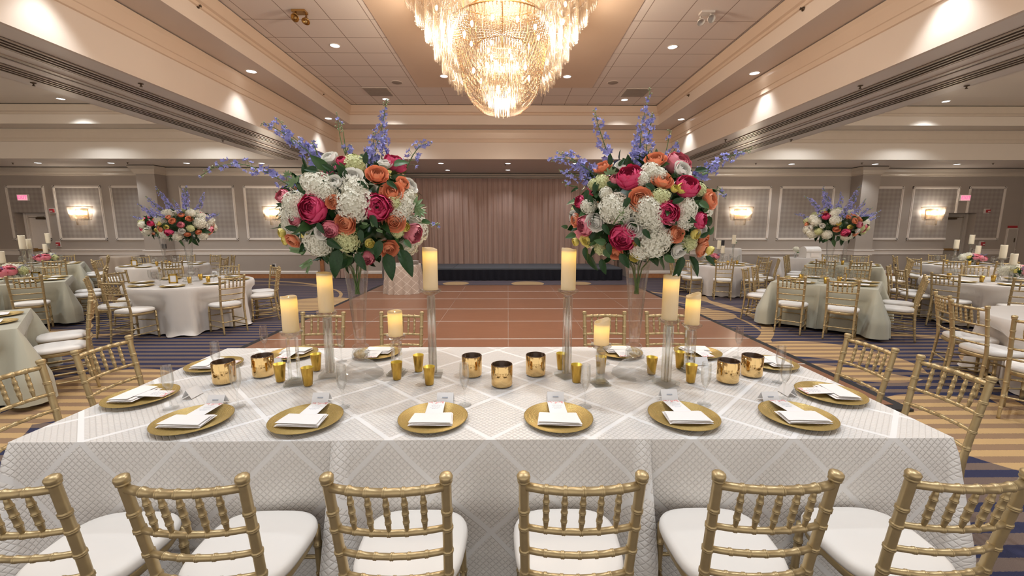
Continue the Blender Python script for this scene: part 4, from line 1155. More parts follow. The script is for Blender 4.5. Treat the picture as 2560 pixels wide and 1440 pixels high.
def candle(x, y, z, h, rad, slant, lb, rz=0.0, lit=True, grp='pillar candles on the long table', e=0.14):
    r = empty('pillar_candle', (x, y, z), rz, lb, 'candle', grp)
    m = MB(); n = 28
    def top(t): return h - slant * (0.5 + 0.5 * math.cos(t)) - 0.002 * math.sin(3 * t)
    rings = [(rad * 0.97, lambda t: 0.0), (rad, lambda t: 0.004), (rad, lambda t: h * 0.35), (rad, lambda t: h * 0.7), (rad, lambda t: top(t) - 0.006), (rad * 0.97, lambda t: top(t)), (rad * 0.86, lambda t: top(t) - 0.002), (rad * 0.78, lambda t: h - slant - 0.018)]
    vs = []
    for rr, fz in rings:
        for k in range(n):
            t = 2 * PI * k / n; vs.append((rr * math.cos(t), rr * math.sin(t), fz(t)))
    fs = [(i * n + k, i * n + (k + 1) % n, (i + 1) * n + (k + 1) % n, (i + 1) * n + k) for i in range(len(rings) - 1) for k in range(n)]
    fs += [tuple(reversed(range(n))), tuple((len(rings) - 1) * n + k for k in range(n))]
    m.add(vs, fs); m.obj('wax_body', M['candle_wall'] if lit else M['wax'], r)
    MB().sph((0, 0, h - slant - 0.010), 0.004, 8, 6, sc=(1, 1, 2.0)).obj('led_flame' if lit else 'wick', M['candle_led'] if lit else M['dark_metal'], r)
    if lit:
        ld = bpy.data.lights.new('candle_lamp', 'POINT'); ld.energy = e; ld.color = (1.0, 0.66, 0.16); ld.shadow_soft_size = 0.008
        lo = bpy.data.objects.new('candle_lamp', ld); COL.objects.link(lo); lo.parent = r; lo.location = (0, 0, h - slant - 0.040)
    return r
st = [(-1.269, 2.372, 1.085, 1.290, 'twin', 0.25, 0.0, 'two-column stand nearest the round white tables'), (-1.114, 2.505, 1.175, 1.418, 'cluster', 0.1, 0.010, 'middle-height bundled stand beside the first vase'),
      (-0.704, 2.53, 1.018, 1.172, 'twin', -0.1, 0.0, 'short stand behind the gold tumbler by the first vase'), (-0.471, 2.499, 1.312, 1.568, 'cluster', 0.05, 0.012, 'tallest bundled stand on the first vase side'),
      (0.364, 2.477, 1.314, 1.564, 'cluster', 0.5, 0.010, 'tallest bundled stand on the second vase side'), (0.933, 2.338, 1.162, 1.418, 'cluster', 0.45, 0.010, 'middle-height bundled stand beside the second vase'),
      (1.172, 2.571, 1.077, 1.278, 'twin', 0.2, 0.028, 'two-column stand nearest the sage tables'), (0.544, 2.342, 1.012, 1.165, 'solid', 0.2, 0.028, 'short stand in front of the second vase')]
for x, y, z1, z2, kd, rz, sl, lb in st:
    stand(x, y, z1 - TT, kd, rz, 'clear crystal candle stand, ' + lb)
    candle(x, y, z1 - 0.004, z2 - z1 + 0.004, 0.0445, sl, 'lit ivory pillar candle on the ' + lb, rz=PI if 'slanted' in lb or sl > 0.02 else 0.0)
# ------------------------------------------------------------------ flowers
def petal(m, a, R, ph0, ph1, wa, flare=0.0, hs=1.0, ruf=0.0, seed=0, nu=5, nv=5, notch=0.0, cup=0.0):
    rnd = random.Random(seed); q1, q2 = rnd.uniform(0, 6.28), rnd.uniform(0, 6.28)
    def fn(u, v):
        uu = u * 2 - 1
        wv = math.sin(PI * (0.16 + 0.60 * v)) ** 0.8
        ph = ph0 + (ph1 - ph0) * v * (1 - 0.10 * uu * uu * v - notch * math.exp(-uu * uu * 12) * v)
        rr = R * (1 + flare * v ** 3 + cup * uu * uu) + R * ruf * v * v * math.sin(uu * 4.5 + q1) + R * ruf * 0.5 * v * math.sin(uu * 9 + q2)
        th = a + uu * wa * wv
        return (rr * math.sin(ph) * math.cos(th), rr * math.sin(ph) * math.sin(th), -rr * math.cos(ph) * hs)
    m.grid(fn, nu, nv)
def bloom(layers, seed, ruf=0.03, hs=1.0):
    m = MB(); rnd = random.Random(seed)
    for li, (R, ph1, n, wa, flare) in enumerate(layers):
        off = rnd.uniform(0, 6.28)
        for k in range(n):
            petal(m, off + 2 * PI * k / n + rnd.uniform(-0.12, 0.12), R * rnd.uniform(0.95, 1.05), 0.25, ph1 * rnd.uniform(0.95, 1.04), wa, flare, hs, ruf, rnd.random(), cup=0.02)
    return m
ROSE_L = [(0.20, 2.75, 3, 1.5, 0.0), (0.32, 2.6, 3, 1.35, 0.02), (0.46, 2.45, 4, 1.1, 0.05), (0.60, 2.28, 5, 0.95, 0.10), (0.74, 2.02, 5, 0.88, 0.24), (0.86, 1.72, 6, 0.72, 0.36)]
PEONY_L = [(0.30, 2.7, 5, 0.9, 0.0), (0.46, 2.62, 5, 0.9, 0.02), (0.62, 2.58, 6, 0.8, 0.0), (0.78, 2.5, 5, 0.95, 0.0), (0.90, 2.38, 5, 0.95, 0.0), (1.0, 2.1, 5, 0.9, 0.02), (1.06, 1.75, 5, 0.8, 0.04)]
TULIP_L = [(0.45, 2.6, 3, 1.3, 0.0), (0.70, 2.45, 4, 1.05, 0.02), (0.92, 2.2, 5, 0.95, 0.05)]
def hydrangea(seed, n=150, psz=0.17):
    m = MB(); rnd = random.Random(seed)
    for k in range(n):
        z = 1 - 2 * (k + 0.5) / n; r = math.sqrt(1 - z * z); a = k * 2.39996
        if z < -0.75: continue
        nrm = Vector((r * math.cos(a), r * math.sin(a), z)); c = nrm * rnd.uniform(0.90, 1.03)
        nn = (nrm + Vector((rnd.gauss(0, .22), rnd.gauss(0, .22), rnd.gauss(0, .22)))).normalized()
        u = nn.orthogonal().normalized(); v = nn.cross(u); t0 = rnd.uniform(0, 6.28); s = psz * rnd.uniform(0.85, 1.15)
        for q in range(4):
            t = t0 + q * PI / 2; d = u * math.cos(t) + v * math.sin(t); e = nn.cross(d)
            m.add([c, c + d * s * 0.62 - e * s * 0.46 + nn * s * 0.16, c + d * s * 1.08 + nn * s * 0.02, c + d * s * 0.62 + e * s * 0.46 + nn * s * 0.16], [(0, 1, 2, 3)], 0, False)
    m.sph((0, 0, -0.05), 0.82, 12, 8, 0)
    return m
FL = {}
def reg(nm, mt, builders): FL[nm] = [b.mesh(nm, M[mt]) for b in builders]
roses = [bloom(ROSE_L, s, 0.035) for s in (1, 2, 3)]; peon = [bloom(PEONY_L, s, 0.05) for s in (11, 12, 13)]
reg('orange_rose', 'orange_petal', roses); reg('white_rose', 'white_petal', roses); reg('pink_rose', 'pink_petal', [bloom(PEONY_L[1:], 31, 0.04)])
reg('magenta_peony', 'magenta_petal', peon[:2]); reg('pink_peony', 'pink_petal', peon[1:])
reg('yellow_tulip', 'yellow_petal', [bloom(TULIP_L, 21, 0.04), bloom(TULIP_L, 22, 0.04)])
hy = [hydrangea(s) for s in (5, 6)]
reg('white_hydrangea', 'white_hydrangea_petal', hy); reg('green_hydrangea', 'green_hydrangea_petal', [hydrangea(8, 110, 0.19)])
def leaf(m, L=1.0, W_=0.42, bend=0.25, fold=0.18, M4=None, mi=0, nu=4, nv=7):
    o = len(m.v)
    def fn(u, v):
        uu = u * 2 - 1; w_ = W_ * (math.sin(PI * (v ** 0.8)) ** 0.75) * (1 - 0.25 * v) + 0.004
        return (uu * w_ * L / 2 * 1.2, v * L, fold * abs(uu) * w_ * L - bend * L * v * v + 0.012 * L * math.sin(v * 18) * abs(uu))
    m.grid(fn, nu, nv, mi)
    if M4: m.xf(M4, o)
LEAFM = [MB(), MB(), MB()]
leaf(LEAFM[0]); leaf(LEAFM[1], 1.0, 0.55, 0.35); 
for k in range(5):
    leaf(LEAFM[2], 0.62, 0.36, 0.15, M4=Matrix.Rotation((k - 2) * 0.62, 4, 'Z') @ Matrix.Translation((0, 0.05, 0)))
LEAF = [LEAFM[0].mesh('leaf', M['dark_leaf']), LEAFM[1].mesh('leaf', M['mid_leaf']), LEAFM[2].mesh('leaf', M['pale_leaf'])]
def sprig_mesh():
    m = MB(); m.tube([(0, 0, 0), (0, 0.5, -0.02), (0, 0.85, -0.12)], 0.012, 5)
    for k in range(17):
        v = 0.10 + 0.050 * k; s = -1 if k % 2 else 1
        leaf(m, 0.30, 0.50, 0.3, M4=Matrix.Translation((0, v, -0.10 * v * v)) @ Matrix.Rotation(-s * (1.1 - 0.5 * v), 4, 'Z') @ Matrix.Rotation(0.3 * s, 4, 'Y'))
    return m.mesh('leaf_sprig', M['pale_leaf'])
SPRIG = sprig_mesh()

def floret(m, c, d, s, mi, rnd):
    d = d.normalized(); u = d.orthogonal().normalized(); v = d.cross(u); t0 = rnd.uniform(0, 6.28)
    for q in range(5):
        t = t0 + q * 2 * PI / 5; e = u * math.cos(t) + v * math.sin(t); f = d.cross(e)
        m.add([c, c + e * s * 0.45 - f * s * 0.36 + d * s * 0.40, c + e * s * 1.0 + d * s * 0.62, c + e * s * 0.45 + f * s * 0.36 + d * s * 0.40], [(0, 1, 2, 3)], mi, False)
def delph(pts, seed, s=0.019, dens=1.0, start=0.15, thin=False):
    """one larkspur stem: curved stalk, loose violet florets, green buds at the tip"""
    rnd = random.Random(seed); m = MB(); P_ = spline(pts, 14); n = len(P_)
    m.tube(P_, [0.0035 * (1 - 0.6 * i / n) for i in range(n)], 5, 0)
    L = sum((b - a).length for a, b in zip(P_[:-1], P_[1:])); cnt = int(L / 0.0105 * dens)
    for k in range(cnt):
        t = start + (1 - start) * (k + rnd.random() * 0.5) / cnt
        i = min(int(t * (n - 1)), n - 2); p = P_[i].lerp(P_[i + 1], t * (n - 1) - i); d = (P_[i + 1] - P_[i]).normalized()
        a = rnd.uniform(0, 6.28); u = d.orthogonal().normalized(); v = d.cross(u); o = (u * math.cos(a) + v * math.sin(a) + d * 0.35).normalized()
        tip = t > 0.80 or thin; ln = (0.036 if not tip else 0.018) * rnd.uniform(0.7, 1.2) * (1.25 - 0.6 * t); q = p + o * ln
        m.tube([p, q], 0.0011, 3, 0, cap=False)
        if tip and rnd.random() < (0.9 if thin else 0.65): m.octa(q, 0.0055 * rnd.uniform(0.7, 1.1), 1)
        else: floret(m, q - o * s * 0.3, (o + Vector((rnd.gauss(0, .4), rnd.gauss(0, .4), rnd.gauss(0, .4) - 0.2))), s * (1.15 - 0.55 * t) * rnd.uniform(0.8, 1.15), 2, rnd)
    return m.mesh('delphinium', [M['stem_green'], M['bud_green'], M['violet_petal']])

def place(nm, me, parent, c, nrm, s, roll, sc=(1, 1, 1)):
    o = link(nm, me, parent)
    q = Vector(nrm).normalized().to_track_quat('Z', 'Y').to_matrix().to_4x4()
    o.matrix_local = Matrix.Translation(c) @ q @ Matrix.Rotation(roll, 4, 'Z') @ Matrix.Diagonal((s * sc[0], s * sc[1], s * sc[2], 1))
    return o
def place_leaf(nm, me, parent, c, tip, nrm, s):
    t = Vector(tip).normalized(); n_ = Vector(nrm).normalized(); x = t.cross(n_).normalized(); n_ = x.cross(t)
    o = link(nm, me, parent); R_ = Matrix((x, t, n_)).transposed().to_4x4()
    o.matrix_local = Matrix.Translation(c) @ R_ @ Matrix.Diagonal((s, s, s, 1))
    return o
def foliage(parent, rx, ry, rz, n, seed, size=0.10):
    rnd = random.Random(seed); m = MB()
    m.sph((0, 0, 0), 1.0, 16, 12, 0, sc=(rx * 0.66, ry * 0.66, rz * 0.66))
    for k in range(n):
        z = 1 - 2 * (k + 0.5) / n; r = math.sqrt(1 - z * z); a = k * 2.39996 + rnd.uniform(-0.2, 0.2)
        nr = Vector((r * math.cos(a), r * math.sin(a), z)); f = rnd.uniform(0.68, 0.93)
        c = Vector((nr.x * rx * f, nr.y * ry * f, nr.z * rz * f)); tip = (nr * 0.7 + Vector((rnd.gauss(0, .5), rnd.gauss(0, .5), rnd.gauss(0, .5) - 0.15))).normalized()
        nn = (nr + Vector((rnd.gauss(0, .4), rnd.gauss(0, .4), rnd.gauss(0, .4)))).normalized(); x = tip.cross(nn)
        if x.length < 0.05: continue
        x.normalize(); nn = x.cross(tip); L = size * rnd.uniform(0.6, 1.25)
        leaf(m, L, rnd.uniform(0.36, 0.55), rnd.uniform(0.1, 0.4), 0.2, Matrix.Translation(c) @ Matrix((x, tip, nn)).transposed().to_4x4(), 0 if rnd.random() < 0.72 else 1, 3, 5)
    o = m.obj('foliage', [M['dark_leaf'], M['mid_leaf']], parent); o['kind'] = 'stuff'
    return o

KIND = {'hw': 'white_hydrangea', 'hg': 'green_hydrangea', 'ro': 'orange_rose', 'rw': 'white_rose', 'pm': 'magenta_peony', 'pp': 'pink_peony', 'pr': 'pink_rose', 'yt': 'yellow_tulip'}
def pixhit(px, py, C, R):
    """where the view ray meets the front of the bouquet ellipsoid, or passes it closest"""
    o = Vector((0, 0, EYE)) - Vector(C); d = ray(px, py)
    S = Vector((1 / R[0], 1 / R[1], 1 / R[2])); oo = Vector((o.x * S.x, o.y * S.y, o.z * S.z)); dd = Vector((d.x * S.x, d.y * S.y, d.z * S.z))
    a, b, c = dd.dot(dd), 2 * oo.dot(dd), oo.dot(oo) - 1; q = b * b - 4 * a * c
    t = (-b - math.sqrt(q)) / (2 * a) if q > 0 else -b / (2 * a)
    return o + d * t                                   # relative to the centre
def bouquet(C, R, zoom, off, flowers, leaves, stems, lb, seed):
    r = empty('flower_bouquet', C, 0, lb, 'flowers', 'tall bouquets on the long table'); rnd = random.Random(seed)
    k_ = 2.62 / FPX
    foliage(r, R[0] * 0.95, R[1] * 0.95, R[2] * 0.95, 560, seed, 0.085)
    cnt = {}
    for kd, zx, zy, zr in flowers:
        px, py = off[0] + zx / zoom, off[1] + zy / zoom
        p = pixhit(px, py, C, R); nr = Vector((p.x / R[0] ** 2, p.y / R[1] ** 2, p.z / R[2] ** 2)).normalized()
        nm = KIND[kd]; i = cnt.get(kd, 0); cnt[kd] = i + 1
        s = zr / zoom * (Vector(C).y + p.y) / FPX * 1.03
        if kd in ('ro', 'rw'): s *= 1.12
        face = (nr + Vector((0, -0.35, 0.12)) + Vector((rnd.gauss(0, .18), 0, rnd.gauss(0, .18)))).normalized()
        depth = 0.55 if kd in ('hw', 'hg') else 0.25
        place(nm, FL[nm][i % len(FL[nm])], r, p - nr * s * depth, face, s, rnd.uniform(0, 6.28), (1, 1, 0.92))
    n = 26                                             # the unseen back of the ball
    for k in range(n):
        a = PI * (k + 0.5) / n * 1.0; el = rnd.uniform(-0.75, 1.0)
        nr = Vector((math.cos(a) * math.cos(el), math.sin(a) * math.cos(el) + 0.15, math.sin(el))).normalized()
        kd = ('hw', 'ro', 'pm', 'rw', 'hg', 'pp', 'yt', 'ro', 'hw')[k % 9]; nm = KIND[kd]; s = {'hw': 0.10, 'hg': 0.075, 'pm': 0.075, 'pp': 0.07}.get(kd, 0.05)
        p = Vector((nr.x * R[0], nr.y * R[1], nr.z * R[2])) * 0.97
        place(nm, FL[nm][k % len(FL[nm])], r, p - nr * s * 0.4, nr, s, rnd.uniform(0, 6.28))
    for kd, zx, zy, ang, ln in leaves:                 # ang: direction of the tip on the picture, 0 = right, 90 = up
        px, py = off[0] + zx / zoom, off[1] + zy / zoom
        p = pixhit(px, py, C, (R[0] * 1.02, R[1] * 1.02, R[2] * 1.02)); a = math.radians(ang); s = ln / zoom * 2.5 / FPX * (1.0 if kd == 0 and zy > 1140 else 0.72)
        tip = Vector((math.cos(a), -0.25, math.sin(a))); nr = Vector((p.x * 0.7, p.y - 0.2, p.z * 0.5 + 0.1)).normalized()
        if kd == 3: place_leaf('leaf_sprig', SPRIG, r, p, tip, nr, s * 0.55)
        else: place_leaf('leaf', LEAF[kd], r, p, tip, nr, s)
    for i, (pts, dens, thin) in enumerate(stems):
        P_ = []
        for zx, zy, dy in pts:
            px, py = off[0] + zx / zoom, off[1] + zy / zoom; w_ = wallp(px, py, C[1] + dy); P_.append(w_ - Vector(C))
        o = link('delphinium', delph(P_, seed * 10 + i, dens=dens, thin=thin, start=0.0 if not thin else 0.55, s=0.021), r)
    for i in range(7):                                  # stalks gathered into the vase
        a = i * 0.9; o = MB().tube([(0.12 * math.cos(a), 0.12 * math.sin(a), -R[2] * 0.7), (0.03 * math.cos(a), 0.03 * math.sin(a), -R[2] * 1.0), (0.012 * math.cos(a + 2), 0.012 * math.sin(a + 2), -R[2] - 0.16)], 0.004, 5)
        o.obj('cut_stem', M['stem_green'], r)
    return r

def vase(x, y, lb, z=None, h=0.735, parts=None, grp='tall trumpet vases on the long table'):
    z = TT if z is None else z
    r = empty('trumpet_vase', (x, y, z), 0, lb, 'vase', grp)
    if parts is None:
        fl_ = lambda t, zz: 1 + 0.035 * math.cos(10 * t)
        flc = lambda t, zz: 1 + 0.018 * math.cos(14 * t + zz * 3)
        a = MB().lathe([(0, 0), (0.128, 0.0), (0.133, 0.006), (0.124, 0.020), (0.100, 0.040), (0.086, 0.062), (0.068, 0.082), (0.040, 0.096), (0.030, 0.102)], 60, mod=fl_).mesh('foot', M['clear_glass'])
        b = MB().lathe([(0.030, 0.102), (0.048, 0.112), (0.054, 0.135), (0.050, 0.158), (0.036, 0.172), (0.046, 0.180), (0.050, 0.187), (0.046, 0.194), (0.033, 0.202)], 40, mod=fl_).mesh('knop', M['clear_glass'])
        c = MB().lathe([(0.033, 0.202), (0.034, 0.24), (0.040, 0.34), (0.052, 0.5), (0.066, 0.64), (0.078, h - 0.002), (0.0785, h), (0.0765, h), (0.064, 0.64), (0.050, 0.5), (0.037, 0.34), (0.030, 0.25), (0.02, 0.236), (0, 0.232)], 56, mod=flc).mesh('bowl', M['clear_glass'])
        d = MB().lathe([(0, 0.100), (0.024, 0.104), (0.040, 0.12), (0.044, 0.14), (0.026, 0.17), (0.0, 0.176)], 24, mod=fl_, smooth=False).mesh('solid_core', M['crystal'])
        vase.parts = [('foot', a), ('knop', b), ('bowl', c), ('knop_core', d)]
    for nm, me in vase.parts: link(nm, me, r)
    return r
vase(-0.918, 2.503, 'tall clear trumpet vase under the bouquet with the long arching larkspur')
vase(0.787, 2.501, 'tall clear fluted trumpet vase under the bouquet nearer the sage tables', parts=1)

RB = (0.415, 0.40, 0.335)
fl1 = [('hw', 1150, 790, 140), ('hw', 1160, 675, 95), ('hw', 870, 660, 110), ('hw', 800, 620, 70), ('hw', 925, 700, 80), ('hw', 665, 800, 92), ('hw', 625, 900, 70), ('hw', 690, 880, 60), ('hw', 860, 1140, 105), ('hw', 1545, 800, 98), ('hw', 1520, 870, 80), ('hw', 1590, 1150, 85), ('hw', 640, 970, 60), ('hw', 1590, 740, 55),
       ('hg', 1155, 475, 85), ('hg', 1100, 1110, 92), ('hg', 1470, 800, 60), ('hg', 1500, 1030, 45),
       ('rw', 960, 450, 55), ('rw', 1000, 640, 55), ('rw', 1140, 590, 60), ('rw', 1590, 665, 50), ('rw', 1390, 495, 42), ('rw', 905, 1030, 42), ('rw', 690, 870, 50),
       ('ro', 1335, 575, 64), ('ro', 1450, 715, 68), ('ro', 1087, 960, 66), ('ro', 1465, 945, 66), ('ro', 1420, 1160, 62), ('ro', 1530, 645, 42), ('ro', 685, 1095, 48), ('ro', 995, 795, 42),
       ('pm', 828, 840, 98), ('pm', 1330, 835, 90), ('pm', 1460, 475, 62), ('pm', 1505, 515, 45), ('pp', 1615, 1040, 68), ('pp', 605, 745, 48), ('pr', 970, 1005, 60), ('pr', 1255, 1225, 52), ('pp', 700, 930, 40), ('pm', 1400, 820, 50), ('pm', 1060, 475, 35),
       ('yt', 1275, 1110, 38), ('yt', 1545, 985, 40), ('yt', 600, 1030, 36), ('yt', 630, 1090, 36), ('yt', 1660, 1010, 26)]
lf1 = [(0, 1040, 1150, -100, 190), (0, 1170, 1180, -60, 130), (0, 1400, 1180, -75, 190), (0, 1500, 1150, -60, 210), (0, 1350, 1080, -100, 180), (0, 950, 1080, -30, 150), (1, 1450, 520, 20, 150), (0, 1430, 470, -20, 130), (0, 1010, 560, 150, 120), (0, 1060, 540, -60, 120),
       (0, 940, 630, -120, 90), (2, 1610, 830, 10, 160), (2, 1640, 860, -40, 130), (2, 710, 660, 130, 120), (2, 660, 600, 110, 80), (3, 790, 1170, 170, 230), (3, 850, 1230, -150, 230), (3, 820, 1260, -110, 160), (3, 1300, 985, 100, 110), (3, 1320, 1000, -20, 110), (3, 1260, 960, 170, 90), (3, 980, 1240, -40, 120),
       (0, 1180, 640, -30, 110), (0, 1240, 510, 80, 110), (0, 880, 560, 170, 110), (0, 1400, 640, -30, 120), (0, 1280, 890, -60, 130), (0, 880, 950, -60, 110), (0, 740, 1000, 170, 120), (1, 1660, 940, 0, 90), (0, 1200, 1000, -80, 120), (0, 1110, 1230, -150, 140), (1, 1530, 1080, -40, 100), (0, 1560, 1230, -70, 120)]
st1 = [([(900, 540, 0.0), (820, 430, -0.02), (700, 330, -0.04), (560, 240, -0.05), (460, 205, -0.06)], 1.5, False),
       ([(900, 500, 0.06), (800, 400, 0.05), (690, 300, 0.03), (620, 270, 0.02)], 1.5, False),
       ([(750, 730, -0.05), (620, 640, -0.08), (470, 560, -0.10), (300, 510, -0.12), (130, 530, -0.12), (-10, 605, -0.12)], 1.0, False),
       ([(1300, 560, 0.0), (1320, 400, 0.0), (1370, 210, -0.02), (1400, 20, -0.03)], 1.7, False), ([(1270, 540, 0.05), (1290, 400, 0.05), (1320, 260, 0.04)], 1.7, False),
       ([(1360, 520, 0.04), (1370, 380, 0.05), (1390, 250, 0.05)], 1.3, False),
       ([(1550, 540, 0.0), (1600, 440, -0.02), (1660, 370, -0.03), (1735, 350, -0.04)], 1.1, False), ([(1090, 440, 0.05), (1050, 300, 0.05), (1025, 120, 0.05)], 0.5, True),
       ([(1095, 430, 0.02), (1075, 280, 0.02), (1055, 190, 0.02)], 0.5, True), ([(1090, 430, 0.0), (1110, 390, 0.0), (1125, 360, 0.0)], 1.0, False), ([(700, 360, -0.03), (650, 260, -0.02), (575, 160, 0.0)], 0.6, True),
       ([(1640, 950, -0.1), (1720, 960, -0.14), (1800, 975, -0.16)], 0.8, True), ([(880, 440, -0.1), (860, 380, -0.12), (840, 350, -0.12)], 0.8, True)]
bouquet((-0.918, 2.503, 1.775), RB, 3.0, (500, 240), fl1, lf1, st1, 'huge mixed bouquet, one larkspur arching far out over the round white tables', 1)
fl2 = [('hw', 505, 840, 115), ('hw', 560, 860, 95), ('hw', 790, 880, 118), ('hw', 770, 820, 80), ('hw', 1090, 850, 88), ('hw', 1080, 930, 80), ('hw', 830, 1140, 130), ('hw', 730, 1180, 85), ('hw', 900, 1090, 80), ('hw', 810, 545, 85), ('hw', 740, 600, 60), ('hw', 310, 820, 62), ('hw', 870, 570, 60), ('hw', 830, 950, 80), ('hw', 450, 720, 50),
       ('hg', 885, 745, 72), ('hg', 415, 630, 62), ('hg', 1105, 1130, 62), ('hg', 410, 1165, 48), ('hg', 1190, 690, 48), ('hg', 360, 650, 45),
       ('pm', 635, 590, 90), ('pp', 1020, 480, 85), ('pm', 1090, 665, 80), ('pm', 930, 875, 82), ('pm', 585, 1075, 90), ('pp', 295, 975, 70), ('pm', 1190, 935, 55), ('pm', 262, 790, 42), ('pp', 530, 615, 35), ('pp', 960, 930, 40),
       ('ro', 840, 460, 62), ('ro', 895, 620, 64), ('ro', 720, 770, 70), ('ro', 1000, 1042, 55), ('ro', 435, 518, 52), ('ro', 1265, 775, 60), ('ro', 1200, 1160, 52), ('ro', 530, 1190, 46), ('ro', 225, 935, 40), ('ro', 1205, 1085, 42),
       ('rw', 590, 510, 50), ('rw', 1050, 540, 56), ('rw', 372, 955, 58), ('rw', 665, 998, 66), ('rw', 1020, 1172, 52), ('rw', 212, 910, 40), ('rw', 1190, 1015, 42),
       ('yt', 1040, 690, 42), ('yt', 985, 690, 32), ('yt', 1145, 1040, 40), ('yt', 315, 1085, 38), ('yt', 680, 1215, 42), ('yt', 1255, 1165, 36), ('yt', 230, 1100, 32), ('yt', 685, 1110, 22)]
lf2 = [(0, 260, 690, 200, 90), (0, 330, 700, -110, 120), (0, 400, 640, -110, 130), (0, 340, 740, -80, 120), (1, 465, 1100, 170, 110), (1, 450, 1150, -60, 100), (0, 740, 1000, -50, 110), (0, 1040, 1200, -110, 150), (0, 1090, 1200, -60, 160), (0, 1000, 1230, -80, 120), (1, 240, 1040, 190, 110),
       (0, 310, 1130, -90, 150), (0, 330, 1180, -70, 150), (0, 430, 1220, -80, 120), (0, 480, 1100, -80, 120), (0, 570, 1180, -60, 120), (1, 900, 1200, -30, 120), (0, 500, 520, 100, 110), (0, 560, 530, 60, 90), (0, 470, 650, -20, 130), (0, 760, 660, -30, 120), (1, 1160, 800, -20, 110), (0, 960, 800, 20, 110),
       (0, 640, 760, -120, 120), (0, 1000, 960, 160, 110), (0, 1130, 560, 10, 120), (0, 1170, 1060, 30, 100), (0, 440, 960, -60, 120), (2, 500, 590, 90, 110), (1, 1230, 1040, 50, 90), (0, 1210, 1200, -40, 100), (3, 1180, 590, 20, 100), (1, 180, 985, 170, 70), (0, 680, 1060, -60, 100)]
st2 = [([(510, 540, 0.0), (460, 380, 0.0), (410, 230, -0.02), (380, 95, -0.03)], 1.2, False), ([(720, 580, 0.0), (720, 400, 0.0), (740, 200, -0.02), (800, -60, -0.03)], 1.4, False), ([(760, 540, 0.05), (770, 380, 0.05), (800, 220, 0.05), (820, 130, 0.05)], 1.5, False), ([(690, 560, 0.03), (690, 420, 0.03), (710, 300, 0.03)], 1.6, False),
       ([(420, 620, -0.04), (300, 530, -0.06), (160, 470, -0.08), (30, 480, -0.10)], 1.2, False), ([(400, 600, 0.0), (280, 520, 0.0), (180, 450, -0.02), (90, 430, -0.03)], 1.1, False), ([(380, 650, 0.0), (260, 600, -0.02), (110, 550, -0.03)], 0.9, False),
       ([(920, 560, 0.02), (960, 440, 0.0), (1010, 345, -0.02)], 1.8, False), ([(1120, 640, -0.03), (1260, 520, -0.05), (1400, 450, -0.07), (1560, 400, -0.08)], 1.1, False), ([(1130, 620, -0.02), (1240, 560, -0.04), (1310, 530, -0.05)], 1.3, False),
       ([(900, 470, 0.05), (930, 350, 0.05), (940, 250, 0.05)], 0.5, True), ([(1150, 700, -0.1), (1280, 700, -0.14), (1370, 750, -0.15)], 0.7, True), ([(250, 680, -0.05), (190, 670, -0.07), (150, 640, -0.08)], 0.8, True), ([(520, 960, -0.38), (560, 900, -0.42), (600, 860, -0.42)], 0.8, True)]
bouquet((0.787, 2.501, 1.775), RB, 3.0, (1360, 240), fl2, lf2, st2, 'huge mixed bouquet with tall upright larkspur, nearer the sage tables', 2)
# ------------------------------------------------------------------ guest tables
DENT = {}
def dent_round(seed, a, rr, z):
    """where a tucked-in seat presses the hanging cloth inward"""
    if z > 0.66: return rr
    for ca, d in DENT.get(seed, ()):
        q = (a - ca + PI) % (2 * PI) - PI
        if abs(q) > 1.0: continue
        lim = (d - 0.245) / math.cos(q); lat = abs(math.sin(q)) * rr
        if lat < 0.40:
            f = 1.0 if lat < 0.29 else (0.40 - lat) / 0.11
            if z > 0.56: f *= (0.66 - z) / 0.10
            if rr > lim: rr = rr * (1 - f) + lim * f
    return rr
def round_cloth(cx, cy, R, mat, lb, seed, z0=0.76, zb=0.01, folds=13, amp=0.05, puddle=True, grp='round tablecloths'):
    rnd = random.Random(seed); ph = [rnd.uniform(0, 6.28) for _ in range(5)]; m = MB()
    n = 150; prof = [0, 0.3, 0.7, 0.97, 1.0]
    rows = [(f * R, 0.0) for f in prof] + [(R + 0.008, -0.012)] + [(R + 0.012 + 0.04 * t, -(z0 - zb) * t) for t in (0.06, 0.15, 0.28, 0.42, 0.58, 0.74, 0.88, 0.96, 1.0)]
    vs = []; uvs = []
    for r_, dz in rows:
        t = -dz / (z0 - zb)
        for k in range(n):
            a = 2 * PI * k / n
            w_ = math.sin(folds * a + ph[0] + 0.9 * math.sin(2 * a + ph[1])) + 0.5 * math.sin(folds * 1.9 * a + ph[2]) * (0.5 + 0.5 * math.sin(3 * a + ph[3]))
            rr = r_ + amp * (t ** 0.9) * w_ * 0.6 + (amp * 0.4 * t if dz < 0 else 0)
            z = z0 + dz
            if puddle and t > 0.93: rr += 0.035 * (t - 0.93) / 0.07 + 0.02 * math.sin(23 * a); z = zb + (1 - t) * 0.5 + 0.012 * (1 + math.sin(19 * a + ph[4]))
            rr = dent_round(seed, a, rr, z)
            vs.append((rr * math.cos(a), rr * math.sin(a), z)); q = r_ - dz; uvs.append((q * math.cos(a), q * math.sin(a)) if z0 < 0 else (a * R, q))
    fs = [(i * n + k, i * n + (k + 1) % n, (i + 1) * n + (k + 1) % n, (i + 1) * n + k) for i in range(len(rows) - 1) for k in range(n)]
    m.add(vs, fs, 0, True, uvs)
    return tag(m.obj('tablecloth', mat, None, (cx, cy, 0)), lb, 'tablecloth', grp)
